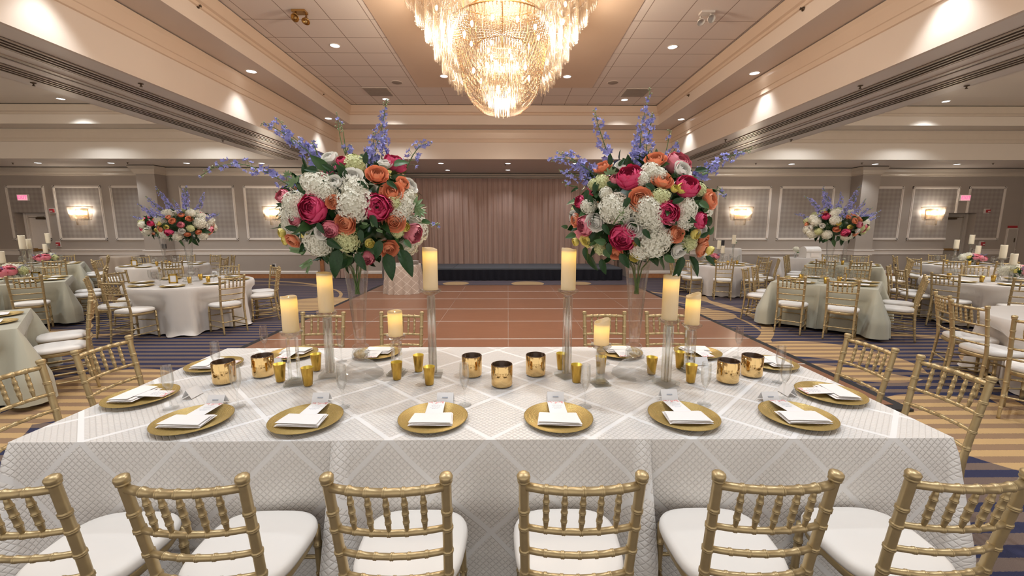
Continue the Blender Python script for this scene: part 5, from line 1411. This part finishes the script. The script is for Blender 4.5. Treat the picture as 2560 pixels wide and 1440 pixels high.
def table_body(cx, cy, R, lb, rz=0.0, square=False, z0=0.76):
    r = empty('banquet_table', (cx, cy, 0), rz, lb, 'table')
    m = MB()
    if square: m.box((0, 0, z0 - 0.02), (R * 2 - 0.02, R * 2 - 0.02, 0.03))
    else: m.lathe([(0, z0 - 0.035), (R - 0.02, z0 - 0.035), (R - 0.02, z0 - 0.006), (0, z0 - 0.006)], 40)
    m.obj('table_top', M['table_wood'], r)
    for sx in (-1, 1):
        for sy in (-1, 1): MB().tube([(sx * R * 0.5, sy * R * 0.5, 0), (sx * R * 0.5, sy * R * 0.5, z0 - 0.04)], 0.015, 8).obj('leg', M['dark_metal'], r)
def sqtuck(h):
    def f(p, v, n):
        q = -p.x * n.y + p.y * n.x                       # distance along the side
        if z_of(v) > 0.66 or max(abs(n.x), abs(n.y)) < 0.9: return 0.0
        l = min(abs(q - 0.32), abs(q + 0.32)); g = 1.0 if l < 0.26 else max(0.0, 1 - (l - 0.26) / 0.08)
        return -0.085 * g * min(1, (0.66 - z_of(v)) / 0.10)
    z_of = lambda v: 0.76 - 0.71 * v
    return f
def square_cloth(cx, cy, h, rz, mat, lb, seed, hy=None, z0=0.76, amp=0.018, zb=0.05):
    hy = hy or h; m = MB(); flat_top(m, -h, h, -hy, hy, z0, 8, 8, 0.0)
    cloth_drape(m, [(0, -hy), (h, -hy), (h, hy), (-h, hy), (-h, -hy), (0, -hy)], z0, zb, seed, fold=amp, cone=0.15, n_per_m=34, nv=10, wave=4.0, tuck=sqtuck(h) if hy == h else None)
    return tag(m.obj('tablecloth', mat, None, (cx, cy, 0), rz), lb, 'tablecloth', 'tablecloths on the square and oblong tables')
WINE = MB().lathe([(0.0, 0.0), (0.034, 0.0), (0.034, 0.002), (0.006, 0.008), (0.004, 0.02), (0.004, 0.075), (0.02, 0.088), (0.036, 0.115), (0.039, 0.140), (0.033, 0.185), (0.0325, 0.185), (0.037, 0.14), (0.034, 0.116), (0.018, 0.092), (0, 0.088)], 14).mesh('wine_glass', M['clear_glass'])
SFLUTE = MB().lathe([fl[i] for i in (0, 1, 3, 5, 7, 9, 10, 12, 13, 15, 16, 18, 20)], 12).mesh('champagne_flute', M['clear_glass'])
CHG = MB().lathe([(0.0, 0.0), (0.10, 0.002), (0.163, 0.015), (0.1655, 0.0195), (0.162, 0.0195), (0.10, 0.0055), (0, 0.0045)], 28).mesh('charger_plate', M['charger_gold'])
m = MB(); soft_slab(m, 0, 0, 0.20, 0.12, 0.0, 0.018, nu=4, nv=3); NAPS = m.mesh('napkin', M['napkin'])
BEAR = ['']
def bearing(a, off=0.0):
    return ('rightmost', 'rear right', 'rearmost', 'rear left', 'leftmost', 'front left', 'foremost', 'front right')[int(((a + off) % (2 * PI)) / (PI / 4) + 0.5) % 8]
def setting(x, y, a, z, tn, sg=1, fw=0.21):
    """a = direction the sitter faces"""
    rz = a - PI / 2; c, s = math.cos(a), math.sin(a)
    tag(link('charger_plate', CHG, None, (x, y, z), rz), 'gold charger plate on the ' + tn + ', ' + BEAR[0] + ' place', 'plate', 'charger plates on the ' + tn)
    tag(link('napkin', NAPS, None, (x, y, z + 0.0145), rz), 'folded white napkin on the ' + tn + ', ' + BEAR[0] + ' place', 'napkin', 'napkins on the ' + tn)
    for fx, fy, me, nm, cat in ((fw, 0.09 * sg, WINE, 'wine_glass', 'glass'), (fw - 0.02, 0.17 * sg, SFLUTE, 'champagne_flute', 'glass')):
        q = (x + c * fx + s * fy, y + s * fx - c * fy)
        tag(link(nm, me, None, (q[0], q[1], z), 0), ('clear wine glass' if nm == 'wine_glass' else 'clear champagne flute') + ' on the ' + tn + ', ' + BEAR[0] + ' place', cat, nm.replace('_', ' ') + 's on the ' + tn)

GCH = 'gilt chairs round the guest tables'
def ring_chairs(cx, cy, R, list_, tn, inward=True):
    for deg, lb, dr in list_:
        a = math.radians(deg); d = R + max(dr, 0.10)
        chair(cx + d * math.cos(a), cy + d * math.sin(a), a + PI, 'gold chair at the %s, %s' % (tn, lb), GCH)
def ring_settings(cx, cy, R, n, a0, tn, z=0.762):
    for k in range(n):
        a = a0 + 2 * PI * k / n; BEAR[0] = bearing(a); setting(cx + (R - 0.20) * math.cos(a), cy + (R - 0.20) * math.sin(a), a + PI, z, tn)
def sq_chairs(cx, cy, h, rz, names, tn, gap=0.235, skip=()):
    """sides 0..3 anticlockwise from local -Y; names[side] is a phrase"""
    for sd in range(4):
        n_ = rz - PI / 2 + sd * PI / 2; nx, ny = math.cos(n_), math.sin(n_); tx, ty = -ny, nx
        for k, o in enumerate((-0.32, 0.32)):
            if (sd, k) in skip: continue
            x = cx + nx * (h + gap) + tx * o; y = cy + ny * (h + gap) + ty * o
            chair(x, y, n_ + PI, 'gold chair at the %s, %s' % (tn, names[sd][k]), GCH)
        for o in (-0.26, 0.26):
            BEAR[0] = bearing(n_) + ' side ' + ('farther' if ty * o > 0 else 'nearer')
            setting(cx + nx * (h - 0.185) + tx * o, cy + ny * (h - 0.185) + ty * o, n_ + PI, 0.762, tn, 1 if o < 0 else -1, 0.20)

NS = ('two',)
T1n = 'round table beside the dance floor'
table_body(-5.5, 7.2, 0.88, 'round table under the ' + 'puddling white satin cloth beside the dance floor')
L_ = ((222, 'back toward the sage tables', 0.02), (263, 'back to camera, nearest the camera', 0.13), (330, 'back to camera, beside dance floor', 0.14), (22, 'seen side-on, nearer one', 0.16), (52, 'seen side-on, farther one', 0.20),
             (100, 'facing the camera', 0.20), (178, 'sage table side', 0.16), (140, 'behind, toward the far round table', 0.2))
DENT[41] = [(math.radians(q[0]), 0.91 + max(q[2], 0.10)) for q in L_]
round_cloth(-5.5, 7.2, 0.91, M['white_satin'], 'puddling white satin cloth on the round table beside the dance floor', 41)
ring_chairs(-5.5, 7.2, 0.91, L_, T1n)
ring_settings(-5.5, 7.2, 0.91, 8, 0.3, T1n)
T2n = 'far round table with tall vase'
table_body(-8.65, 10.5, 0.88, 'round table under the white satin cloth of the far round table with the tall vase')
L_ = ((315, 'back to the camera', 0.16), (230, 'leftmost, nearer', 0.10), (196, 'leftmost, middle', 0.2), (150, 'toward the small brown table', 0.2), (108, 'facing the camera behind the vase', 0.2), (10, 'on the dance floor side, nearer', 0.2), (45, 'on the dance floor side, farther', 0.3), (75, 'rear, between vase and dance floor', 0.2))
DENT[42] = [(math.radians(q[0]), 0.91 + max(q[2], 0.10)) for q in L_]
round_cloth(-8.65, 10.5, 0.91, M['white_satin'], 'white satin cloth on the far round table with tall vase', 42)
ring_chairs(-8.65, 10.5, 0.91, L_, T2n)
ring_settings(-8.65, 10.5, 0.91, 8, 0.1, T2n)
def sq(name, cx, cy, h, rz, mat, seed, names, cloth_lb, skip=(), hy=None):
    table_body(cx, cy, h, 'square table under the ' + cloth_lb, rz, True)
    square_cloth(cx, cy, h, rz, mat, 'sage green cloth on the ' + name, seed)
    sq_chairs(cx, cy, h, rz, names, name, skip=skip)
SG = M['sage_cloth']
# corner nearest the dance floor known; build centres from it
def centre(cx, cy, h, a_near, a_side):
    return (cx + h * (math.cos(a_near) + math.cos(a_side)), cy + h * (math.sin(a_near) + math.sin(a_side)))
def nm4(a, b, c, d): return (a, b, c, d)
c4 = centre(-7.69, 7.20, 0.71, math.radians(222), math.radians(132))
sq('sage table with pink flowers', c4[0], c4[1], 0.71, math.radians(42), SG, 51,
   (('back to camera, cropped', 'back to camera, fully seen'), ('on the dance floor side, nearer', 'on the dance floor side, farther'), ('facing the camera, inner', 'facing the camera, outer'), ('far edge side one', 'far edge side two')),
   'sage cloth with the pink centrepiece', skip=((3, 0), (3, 1)))
c5 = centre(-10.81, 10.54, 0.71, math.radians(222), math.radians(132))
sq('far sage table by the wall', c5[0], c5[1], 0.71, math.radians(42), SG, 52,
   (('camera side, outer', 'camera side, inner'), ('round table side, nearer', 'round table side, farther'), ('rear side by the wall', 'rear side by the wall, toward the edge'), ('a', 'b')),
   'far sage cloth below the exit sign', skip=((3, 0), (3, 1), (2, 1)))
c6 = centre(-4.56, 3.78, 0.71, math.radians(226), math.radians(134))
sq('sage table cropped by the edge', c6[0], c6[1], 0.71, math.radians(45), SG, 53,
   (('a', 'b'), ('side-on, nearer of the pair', 'side-on, farther of the pair'), ('a', 'b'), ('a', 'b')), 'sage cloth cropped low at the picture edge',
   skip=((0, 0), (0, 1), (2, 0), (2, 1), (3, 0), (3, 1)))
sq('nearest tall-vase sage table', 5.52, 7.06, 0.70, math.radians(-44), SG, 54,
   (('back to camera, dance floor side', 'back to camera, outer one'), ('outer side, nearer the camera', 'outer side, farther from the camera'), ('facing the camera, outer one', 'facing the camera, inner one'), ('dance floor side, farther', 'dance floor side, nearer')), 'nearest sage cloth with the tall vase')
sq('far tall-vase sage table', 8.59, 10.5, 0.74, math.radians(-40), SG, 55,
   (('camera side, inner one', 'camera side, outer one'), ('outer side, nearer', 'outer side, farther'), ('facing the camera, outer one', 'facing the camera, inner one'), ('stage side, farther', 'stage side, nearer')), 'far sage cloth with the tall vase')
T9n = 'round table nearest the stage'
table_body(5.5, 10.65, 0.76, 'round table under the cloth nearest the stage with the short candles')
L_ = ((247, 'its back to the camera', 0.20), (205, 'on the dance floor side, nearer', 0.22), (170, 'on the dance floor side, middle', 0.18), (135, 'on the dance floor side, rear', 0.2), (75, 'rear, facing the camera', 0.2), (290, 'front, toward the sage table', 0.2), (330, 'outer side, nearer', 0.2), (10, 'outer side, farther', 0.2))
DENT[43] = [(math.radians(q[0]), 0.80 + max(q[2], 0.10)) for q in L_]
round_cloth(5.5, 10.65, 0.80, M['grey_white_cloth'], 'pale grey-white cloth on the round table nearest the stage', 43)
ring_chairs(5.5, 10.65, 0.80, L_, T9n)
ring_settings(5.5, 10.65, 0.80, 8, 0.2, T9n)
T12n = 'round table beyond the nearest sage table'
table_body(8.50, 7.15, 0.86, 'round table under the white cloth beyond the nearest sage table')
L_ = ((197, 'back to camera', 0.12), (238, 'front, cropped by the edge', 0.14), (160, 'side, middle', 0.12), (130, 'side, farther', 0.2), (50, 'rear, toward the wall', 0.2))
DENT[44] = [(math.radians(q[0]), 0.90 + max(q[2], 0.10)) for q in L_]
round_cloth(8.50, 7.15, 0.90, M['white_satin'], 'white satin cloth on the round table beyond the nearest sage table', 44)
ring_chairs(8.50, 7.15, 0.90, L_, T12n)
ring_settings(8.50, 7.15, 0.90, 8, 0.25, T12n)
T13n = 'far round table by the corner doorway'
table_body(11.6, 10.4, 0.88, 'round table under the far white cloth in front of the corner doorway')
L_ = ((215, 'its back to the camera', 0.12), (150, 'side, farther', 0.16), (180, 'side, nearer', 0.12), (65, 'rear, facing the camera, inner', 0.2), (35, 'rear, facing the camera, outer', 0.25), (250, 'front, behind the nearer table', 0.2))
DENT[45] = [(math.radians(q[0]), 0.92 + max(q[2], 0.10)) for q in L_]
round_cloth(11.6, 10.4, 0.92, M['grey_white_cloth'], 'pale cloth on the far round table in front of the corner doorway', 45)
ring_chairs(11.6, 10.4, 0.92, L_, T13n)
ring_settings(11.6, 10.4, 0.92, 8, 0.2, T13n)
DENT[46] = [(math.atan2(y - 3.95, x - 5.98), math.hypot(x - 5.98, y - 3.95)) for x, y in ((4.90, 4.03), (5.22, 4.52), (4.66, 3.44))]
T14n = 'cropped round table near the camera'
table_body(5.98, 3.95, 0.84, 'round table under the white cloth cropped by the edge close to the camera')
round_cloth(5.98, 3.95, 0.88, M['white_satin'], 'white cloth on the round table cropped by the edge close to the camera', 46)
for x, y, fx, fy, lb in ((4.90, 4.03, 5.9, 3.93, 'side-on, nearer of the pair'), (5.22, 4.52, 6.0, 4.1, 'farther of the pair'), (4.66, 3.44, 5.3, 3.9, 'back to camera, cropped')):
    chair(x, y, math.atan2(fy - y, fx - x), 'gold chair at the %s, %s' % (T14n, lb), GCH)

# cloth-covered service tables near the walls
def oblong(cx, cy, hx, hy, rz, mat, seed, lb, z0=0.76):
    r = empty('banquet_table', (cx, cy, 0), rz, 'oblong table under the ' + lb, 'table')
    MB().box((0, 0, z0 - 0.02), (hx * 2 - 0.02, hy * 2 - 0.02, 0.03)).obj('table_top', M['table_wood'], r)
    for sx in (-1, 1): MB().box((sx * (hx - 0.2), 0, z0 / 2 - 0.02), (0.04, hy, z0 - 0.04)).obj('leg', M['dark_metal'], r)
    square_cloth(cx, cy, hx, rz, mat, lb, seed, hy, z0, 0.022)
oblong(9.18, 12.92, 0.93, 0.38, 0.0, M['grey_white_cloth'], 61, 'grey-white cloth on the gift table against the rear wall')
def small_round(cx, cy, R, z0, mat, seed, cl, tb, folds=9, amp=0.05):
    table_body(cx, cy, R, tb, z0=z0)
    round_cloth(cx, cy, R, mat, cl, seed, z0=z0, folds=folds, amp=amp, puddle=False)
small_round(-2.72, 10.72, 0.45, 0.76, M['lattice_satin'], 71, 'pinkish lattice-patterned satin cloth on the small round table at the dance floor corner', 'small round table under the lattice-patterned cloth', 12, 0.045)
small_round(-12.3, 13.25, 0.46, 0.80, M['taupe_cloth'], 72, 'brown pleated satin cloth on the small round table in front of the pilaster wall', 'small round table under the brown pleated cloth by the wall', 12, 0.06)
small_round(6.72, 12.7, 0.39, 1.07, M['white_satin'], 73, 'tall white cloth on the high cocktail table below the lit sconce', 'high cocktail table under the tall white cloth below the lit sconce', 11, 0.045)
p = MB()
PL_ = MB().lathe([(0, 0), (0.07, 0), (0.13, 0.012), (0.131, 0.014), (0.07, 0.004), (0, 0.004)], 28).mesh('dinner_plate', M['white_plastic'])
for k, lb in enumerate(('bottom', 'second', 'third', 'fourth', 'fifth', 'topmost')):
    tag(link('dinner_plate', PL_, None, (-2.42 + 0.004 * (k % 2), 10.62, 0.762 + k * 0.0145)), 'white plate, %s of the stack on the lattice-cloth table' % lb, 'plate', 'stacked plates on the small table')

# ------------------------------------------------------------------ on the guest tables
def far_bouquet(C, R, seed, lb):
    r = empty('flower_bouquet', C, 0, lb, 'flowers', 'tall bouquets on the guest tables'); rnd = random.Random(seed)
    foliage(r, R[0] * 0.95, R[1] * 0.95, R[2] * 0.95, 120, seed, 0.13)
    seq = ['hw', 'ro', 'pm', 'hg', 'rw', 'hw', 'pp', 'ro', 'yt', 'hw', 'pm', 'rw']; n = 58
    for k in range(n):
        z = 1 - 1.75 * (k + 0.5) / n; q = math.sqrt(max(0, 1 - z * z)); a = k * 2.39996 + rnd.uniform(-0.15, 0.15)
        nr = Vector((q * math.cos(a), q * math.sin(a), z)); kd = rnd.choice(seq); nm = KIND[kd]
        s = {'hw': 0.088, 'hg': 0.065, 'pm': 0.06, 'pp': 0.055}.get(kd, 0.043) * rnd.uniform(0.85, 1.15)
        p = Vector((nr.x * R[0], nr.y * R[1], nr.z * R[2])); nn = Vector((p.x / R[0] ** 2, p.y / R[1] ** 2, p.z / R[2] ** 2)).normalized()
        place(nm, FL[nm][k % len(FL[nm])], r, p - nn * s * 0.4, nn, s, rnd.uniform(0, 6.28))
    for k in range(10):
        a = 2 * PI * k / 10 + rnd.uniform(-0.2, 0.2); el = rnd.uniform(0.25, 1.35); d = Vector((math.cos(a) * math.cos(el), math.sin(a) * math.cos(el), math.sin(el)))
        o = link('delphinium', DEL[k % 3], r); L = rnd.uniform(0.75, 1.2)
        o.matrix_local = Matrix.Translation((d.x * R[0] * 0.7, d.y * R[1] * 0.7, d.z * R[2] * 0.7)) @ d.to_track_quat('Z', 'Y').to_matrix().to_4x4() @ Matrix.Rotation(rnd.uniform(0, 6), 4, 'Z') @ Matrix.Diagonal((L, L, L, 1))
DEL = [delph([(0, 0, 0), (0.02, 0, 0.15), (0.01, 0.02, 0.30), (b, 0.03, 0.44)], 90 + i, 0.019, 2.0) for i, b in enumerate((0.0, 0.06, -0.05))]
RF = (0.40, 0.40, 0.27)
for x, y, lb in ((-5.5, 7.2, 'on the round white table beside the dance floor'), (-8.65, 10.5, 'on the far round white table toward the pilaster'), (5.52, 7.06, 'on the nearest sage square table'), (8.59, 10.5, 'on the far sage square table')):
    vase(x, y, 'tall clear trumpet vase ' + lb, 0.762, parts=1, grp='tall trumpet vases on the guest tables')
    far_bouquet((x, y, 1.72), RF, int(abs(x * 10)) + 3, 'mixed larkspur bouquet in the tall vase ' + lb)
def low_piece(x, y, s, seed, lb):
    r = empty('low_centrepiece', (x, y, 0.762), 0, lb, 'flowers', 'low pink centrepieces'); rnd = random.Random(seed)
    m = MB().lathe([(0, 0), (0.07, 0), (0.075, 0.1), (0.0745, 0.1), (0.066, 0.01), (0, 0.008)], 16); m.obj('glass_bowl', M['clear_glass'], r)
    f = foliage(r, 0.17 * s, 0.17 * s, 0.06 * s, 50, seed, 0.07); f.location = (0, 0, 0.18)
    for k, kd in enumerate(('pp', 'hw', 'pp', 'hw', 'yt', 'pp', 'hw', 'pr', 'hg', 'hw', 'pp', 'ro')):
        a = k * 2.4; q = 0.17 * s * math.sqrt((k + 0.5) / 12); nr = Vector((math.cos(a) * q * 3, math.sin(a) * q * 3, 0.8)).normalized(); nm = KIND[kd]
        place(nm, FL[nm][0], r, (q * math.cos(a), q * math.sin(a), 0.25 - q * 0.35), nr, {'pp': 0.062, 'hw': 0.075, 'hg': 0.06}.get(kd, 0.045) * s, a)
    for k in range(5):
        a = k * 1.3; d = Vector((math.cos(a), math.sin(a), 0.7)); o = link('delphinium', DEL[k % 3], r)
        o.matrix_local = Matrix.Translation((0.1 * math.cos(a), 0.1 * math.sin(a), 0.18)) @ d.to_track_quat('Z', 'Y').to_matrix().to_4x4() @ Matrix.Diagonal((0.4, 0.4, 0.4, 1))
def mini_stand(x, y, h, lb):
    r = empty('crystal_candle_stand', (x, y, 0.762), 0, lb, 'candle stand', 'crystal candle stands on the guest tables')
    MB().box((0, 0, 0.008), (0.11, 0.11, 0.016)).obj('foot', M['crystal'], r)
    MB().tube([(0, 0, 0.016), (0, 0, h - 0.04)], 0.025, 8).obj('column', M['crystal'], r)
    m = MB(); facet_dish(m, h - 0.04, h, 0.022, 0.062); m.obj('dish', M['crystal'], r)
# pixel of candle base and top gives each candle's stand height and length at the table's own distance
def candles_at(table, items):
    cx, cy, tn = table
    for px, y_top, y_bot, dy, rad, lb in items:
        Y = cy + dy; a = wallp(px, y_bot, Y); b = wallp(px, y_top, Y)
        mini_stand(a.x, Y, a.z - 0.762, 'clear crystal candle stand on the %s, %s' % (tn, lb))
        candle(a.x, Y, a.z - 0.003, b.z - a.z, rad, 0.0, 'ivory pillar candle on the %s, %s' % (tn, lb), lit=False, grp='pillar candles on the guest tables')
low_piece(c4[0] + 0.15, c4[1] - 0.12, 1.25, 5, 'low pink and white centrepiece on the sage table at the picture edge')
candles_at((c4[0], c4[1], 'edge sage table'), ((58, 588, 622, 0.25, 0.045, 'tallest, behind the pink flowers'), (6, 628, 657, 0.0, 0.045, 'cropped by the edge'), (73, 597, 622, 0.42, 0.042, 'farther of the close pair')))
low_piece(c5[0] + 0.2, c5[1] - 0.1, 1.25, 6, 'low pink and white centrepiece on the far sage table by the wall')
candles_at((c5[0], c5[1], 'far sage table by the wall'), ((121, 583, 608, 0.1, 0.045, 'tall one'), (114.5, 610, 632, -0.1, 0.042, 'short one')))
low_piece(5.30, 10.72, 0.95, 7, 'low pink centrepiece on the round table nearest the stage')
candles_at((5.45, 10.6, 'round table nearest the stage'), ((1797, 601, 622, 0.0, 0.045, 'nearer the dance floor'), (1806.5, 614, 633, -0.15, 0.042, 'shortest'), (1834, 587, 610, 0.05, 0.045, 'tallest')))
low_piece(8.75, 6.95, 1.25, 8, 'low pink centrepiece on the cropped round table beyond the sage table')
candles_at((8.6, 7.0, 'round table beyond the sage table'), ((2506, 612, 645, 0.15, 0.045, 'taller one'), (2532, 634, 662, -0.1, 0.045, 'shorter one')))
low_piece(11.62, 10.25, 1.2, 9, 'low centrepiece on the far round table by the corner doorway')
candles_at((11.7, 10.4, 'far round table by the corner doorway'), ((2390, 599, 621, 0.0, 0.05, 'nearest the doorway'), (2428, 587, 610, 0.15, 0.05, 'tallest'), (2443.5, 614, 636, -0.1, 0.05, 'shortest')))
# table number frames and gold tumblers
fm = empty('table_number_frame', (0, 0, 0)); 
m = MB()
for s in (-1, 1): m.box((s * 0.052, 0, 0.075), (0.022, 0.012, 0.15)); m.box((0, 0, 0.075 + s * 0.065), (0.126, 0.012, 0.022))
m.obj('frame', M['hammered_gold'], fm); MB().box((0, 0.002, 0.075), (0.09, 0.004, 0.115)).obj('card', M['paper'], fm)
MB().box((0, 0.045, 0.055), (0.03, 0.004, 0.12), mat=Matrix.Rotation(0.6, 3, 'X')).obj('easel_back', M['hammered_gold'], fm)
frs = [(-5.62, 6.95, 0.35, T1n), (-9.1, 10.15, 0.3, T2n), (c4[0] + 0.35, c4[1] + 0.1, 0.2, 'sage table with pink flowers'), (5.80, 7.02, 1.1, 'nearest tall-vase sage table'), (8.80, 10.35, 0.8, 'far tall-vase sage table'), (5.70, 10.48, 1.0, T9n)]
for i, (x, y, rz, tn) in enumerate(frs):
    lb = 'small gold table number frame on the ' + tn
    if i == 0: fm.location = (x, y, 0.762); fm.rotation_euler = (0, 0, rz); tag(fm, lb, 'frame', 'gold table number frames')
    else: dup_tree(fm, (x, y, 0.762), rz, lb)
GT = MB().lathe([(0, 0), (0.0245, 0.0), (0.0345, 0.108), (0.033, 0.108), (0.0238, 0.010), (0.0, 0.008)], 16).mesh('gold_tumbler', M['hammered_gold'])
for cx, cy, tn in ((-5.35, 6.95, T1n), (-8.6, 10.2, T2n), (5.3, 6.8, 'nearest tall-vase sage table'), (8.4, 10.3, 'far tall-vase sage table'), (8.1, 6.95, T12n), (11.4, 10.1, T13n), (5.5, 10.3, T9n)):
    for dx, dy, q in ((0.0, 0.0, 'foremost'), (0.27, 0.06, 'rightmost'), (-0.12, 0.42, 'rearmost')):
        tag(link('gold_tumbler', GT, None, (cx + dx, cy + dy, 0.762)), 'small gold tumbler on the ' + tn + ', ' + q + ' of three', 'candle holder', 'gold tumblers on the ' + tn)
# gift table: card box and a small vase of hydrangea
r = empty('card_box', (9.42, 12.85, 0.762), 0.05, 'white domed card box on the gift table against the rear wall', 'box')
m = MB(); n = 14; vs = []
for x in (-0.24, 0.24):
    vs += [(x, -0.16, 0), (x, 0.16, 0)] + [(x, 0.16 * math.cos(PI * k / n), 0.20 + 0.15 * math.sin(PI * k / n)) for k in range(n + 1)]
k = n + 3; fs = [tuple(range(k)), tuple(reversed(range(k, 2 * k)))] + [(i, i + k, (i + 1) % k + k, (i + 1) % k) for i in range(k)]
m.add(vs, fs, 0, False); m.obj('chest', M['white_plastic'], r)
MB().box((0.03, -0.168, 0.10), (0.26, 0.012, 0.12)).obj('front_panel', M['white_trim'], r); MB().box((0, -0.165, 0.20), (0.49, 0.014, 0.014)).obj('lid_edge', M['white_trim'], r)
def bud_vase(x, y, z, lb, kinds):
    r = empty('small_flower_vase', (x, y, z), 0, lb, 'flowers')
    MB().lathe([(0, 0), (0.035, 0), (0.04, 0.14), (0.039, 0.14), (0.033, 0.01), (0, 0.008)], 14).obj('glass', M['clear_glass'], r)
    for i, (dx, dy, dz, kd, s) in enumerate(kinds):
        nm = KIND[kd]; place(nm, FL[nm][0], r, (dx, dy, dz), (dx, dy - 0.03, 0.08), s, i)
        MB().tube([(dx * 0.2, dy * 0.2, 0.01), (dx, dy, dz)], 0.003, 4).obj('cut_stem', M['stem_green'], r)
    place_leaf('leaf', LEAF[1], r, (0.02, -0.02, 0.15), (1, -0.3, 0.5), (0, -0.6, 0.8), 0.08)
bud_vase(8.90, 12.75, 0.762, 'small glass vase of white hydrangea beside the card box', ((0, 0, 0.27, 'hw', 0.085), (0.05, 0.02, 0.22, 'hg', 0.05)))
bud_vase(6.83, 12.55, 1.072, 'small glass vase with a white bloom on the high cocktail table', ((0, 0, 0.26, 'rw', 0.07), (0.05, 0.02, 0.2, 'hw', 0.055)))
tag(MB().box((0, 0, 0.13), (0.16, 0.02, 0.22)).box((0, 0.03, 0.02), (0.10, 0.08, 0.012)).obj('dark_sign_frame', M['black_rubber'], None, (6.52, 12.62, 1.072), 0.2), 'small dark upright frame on the high cocktail table', 'frame')
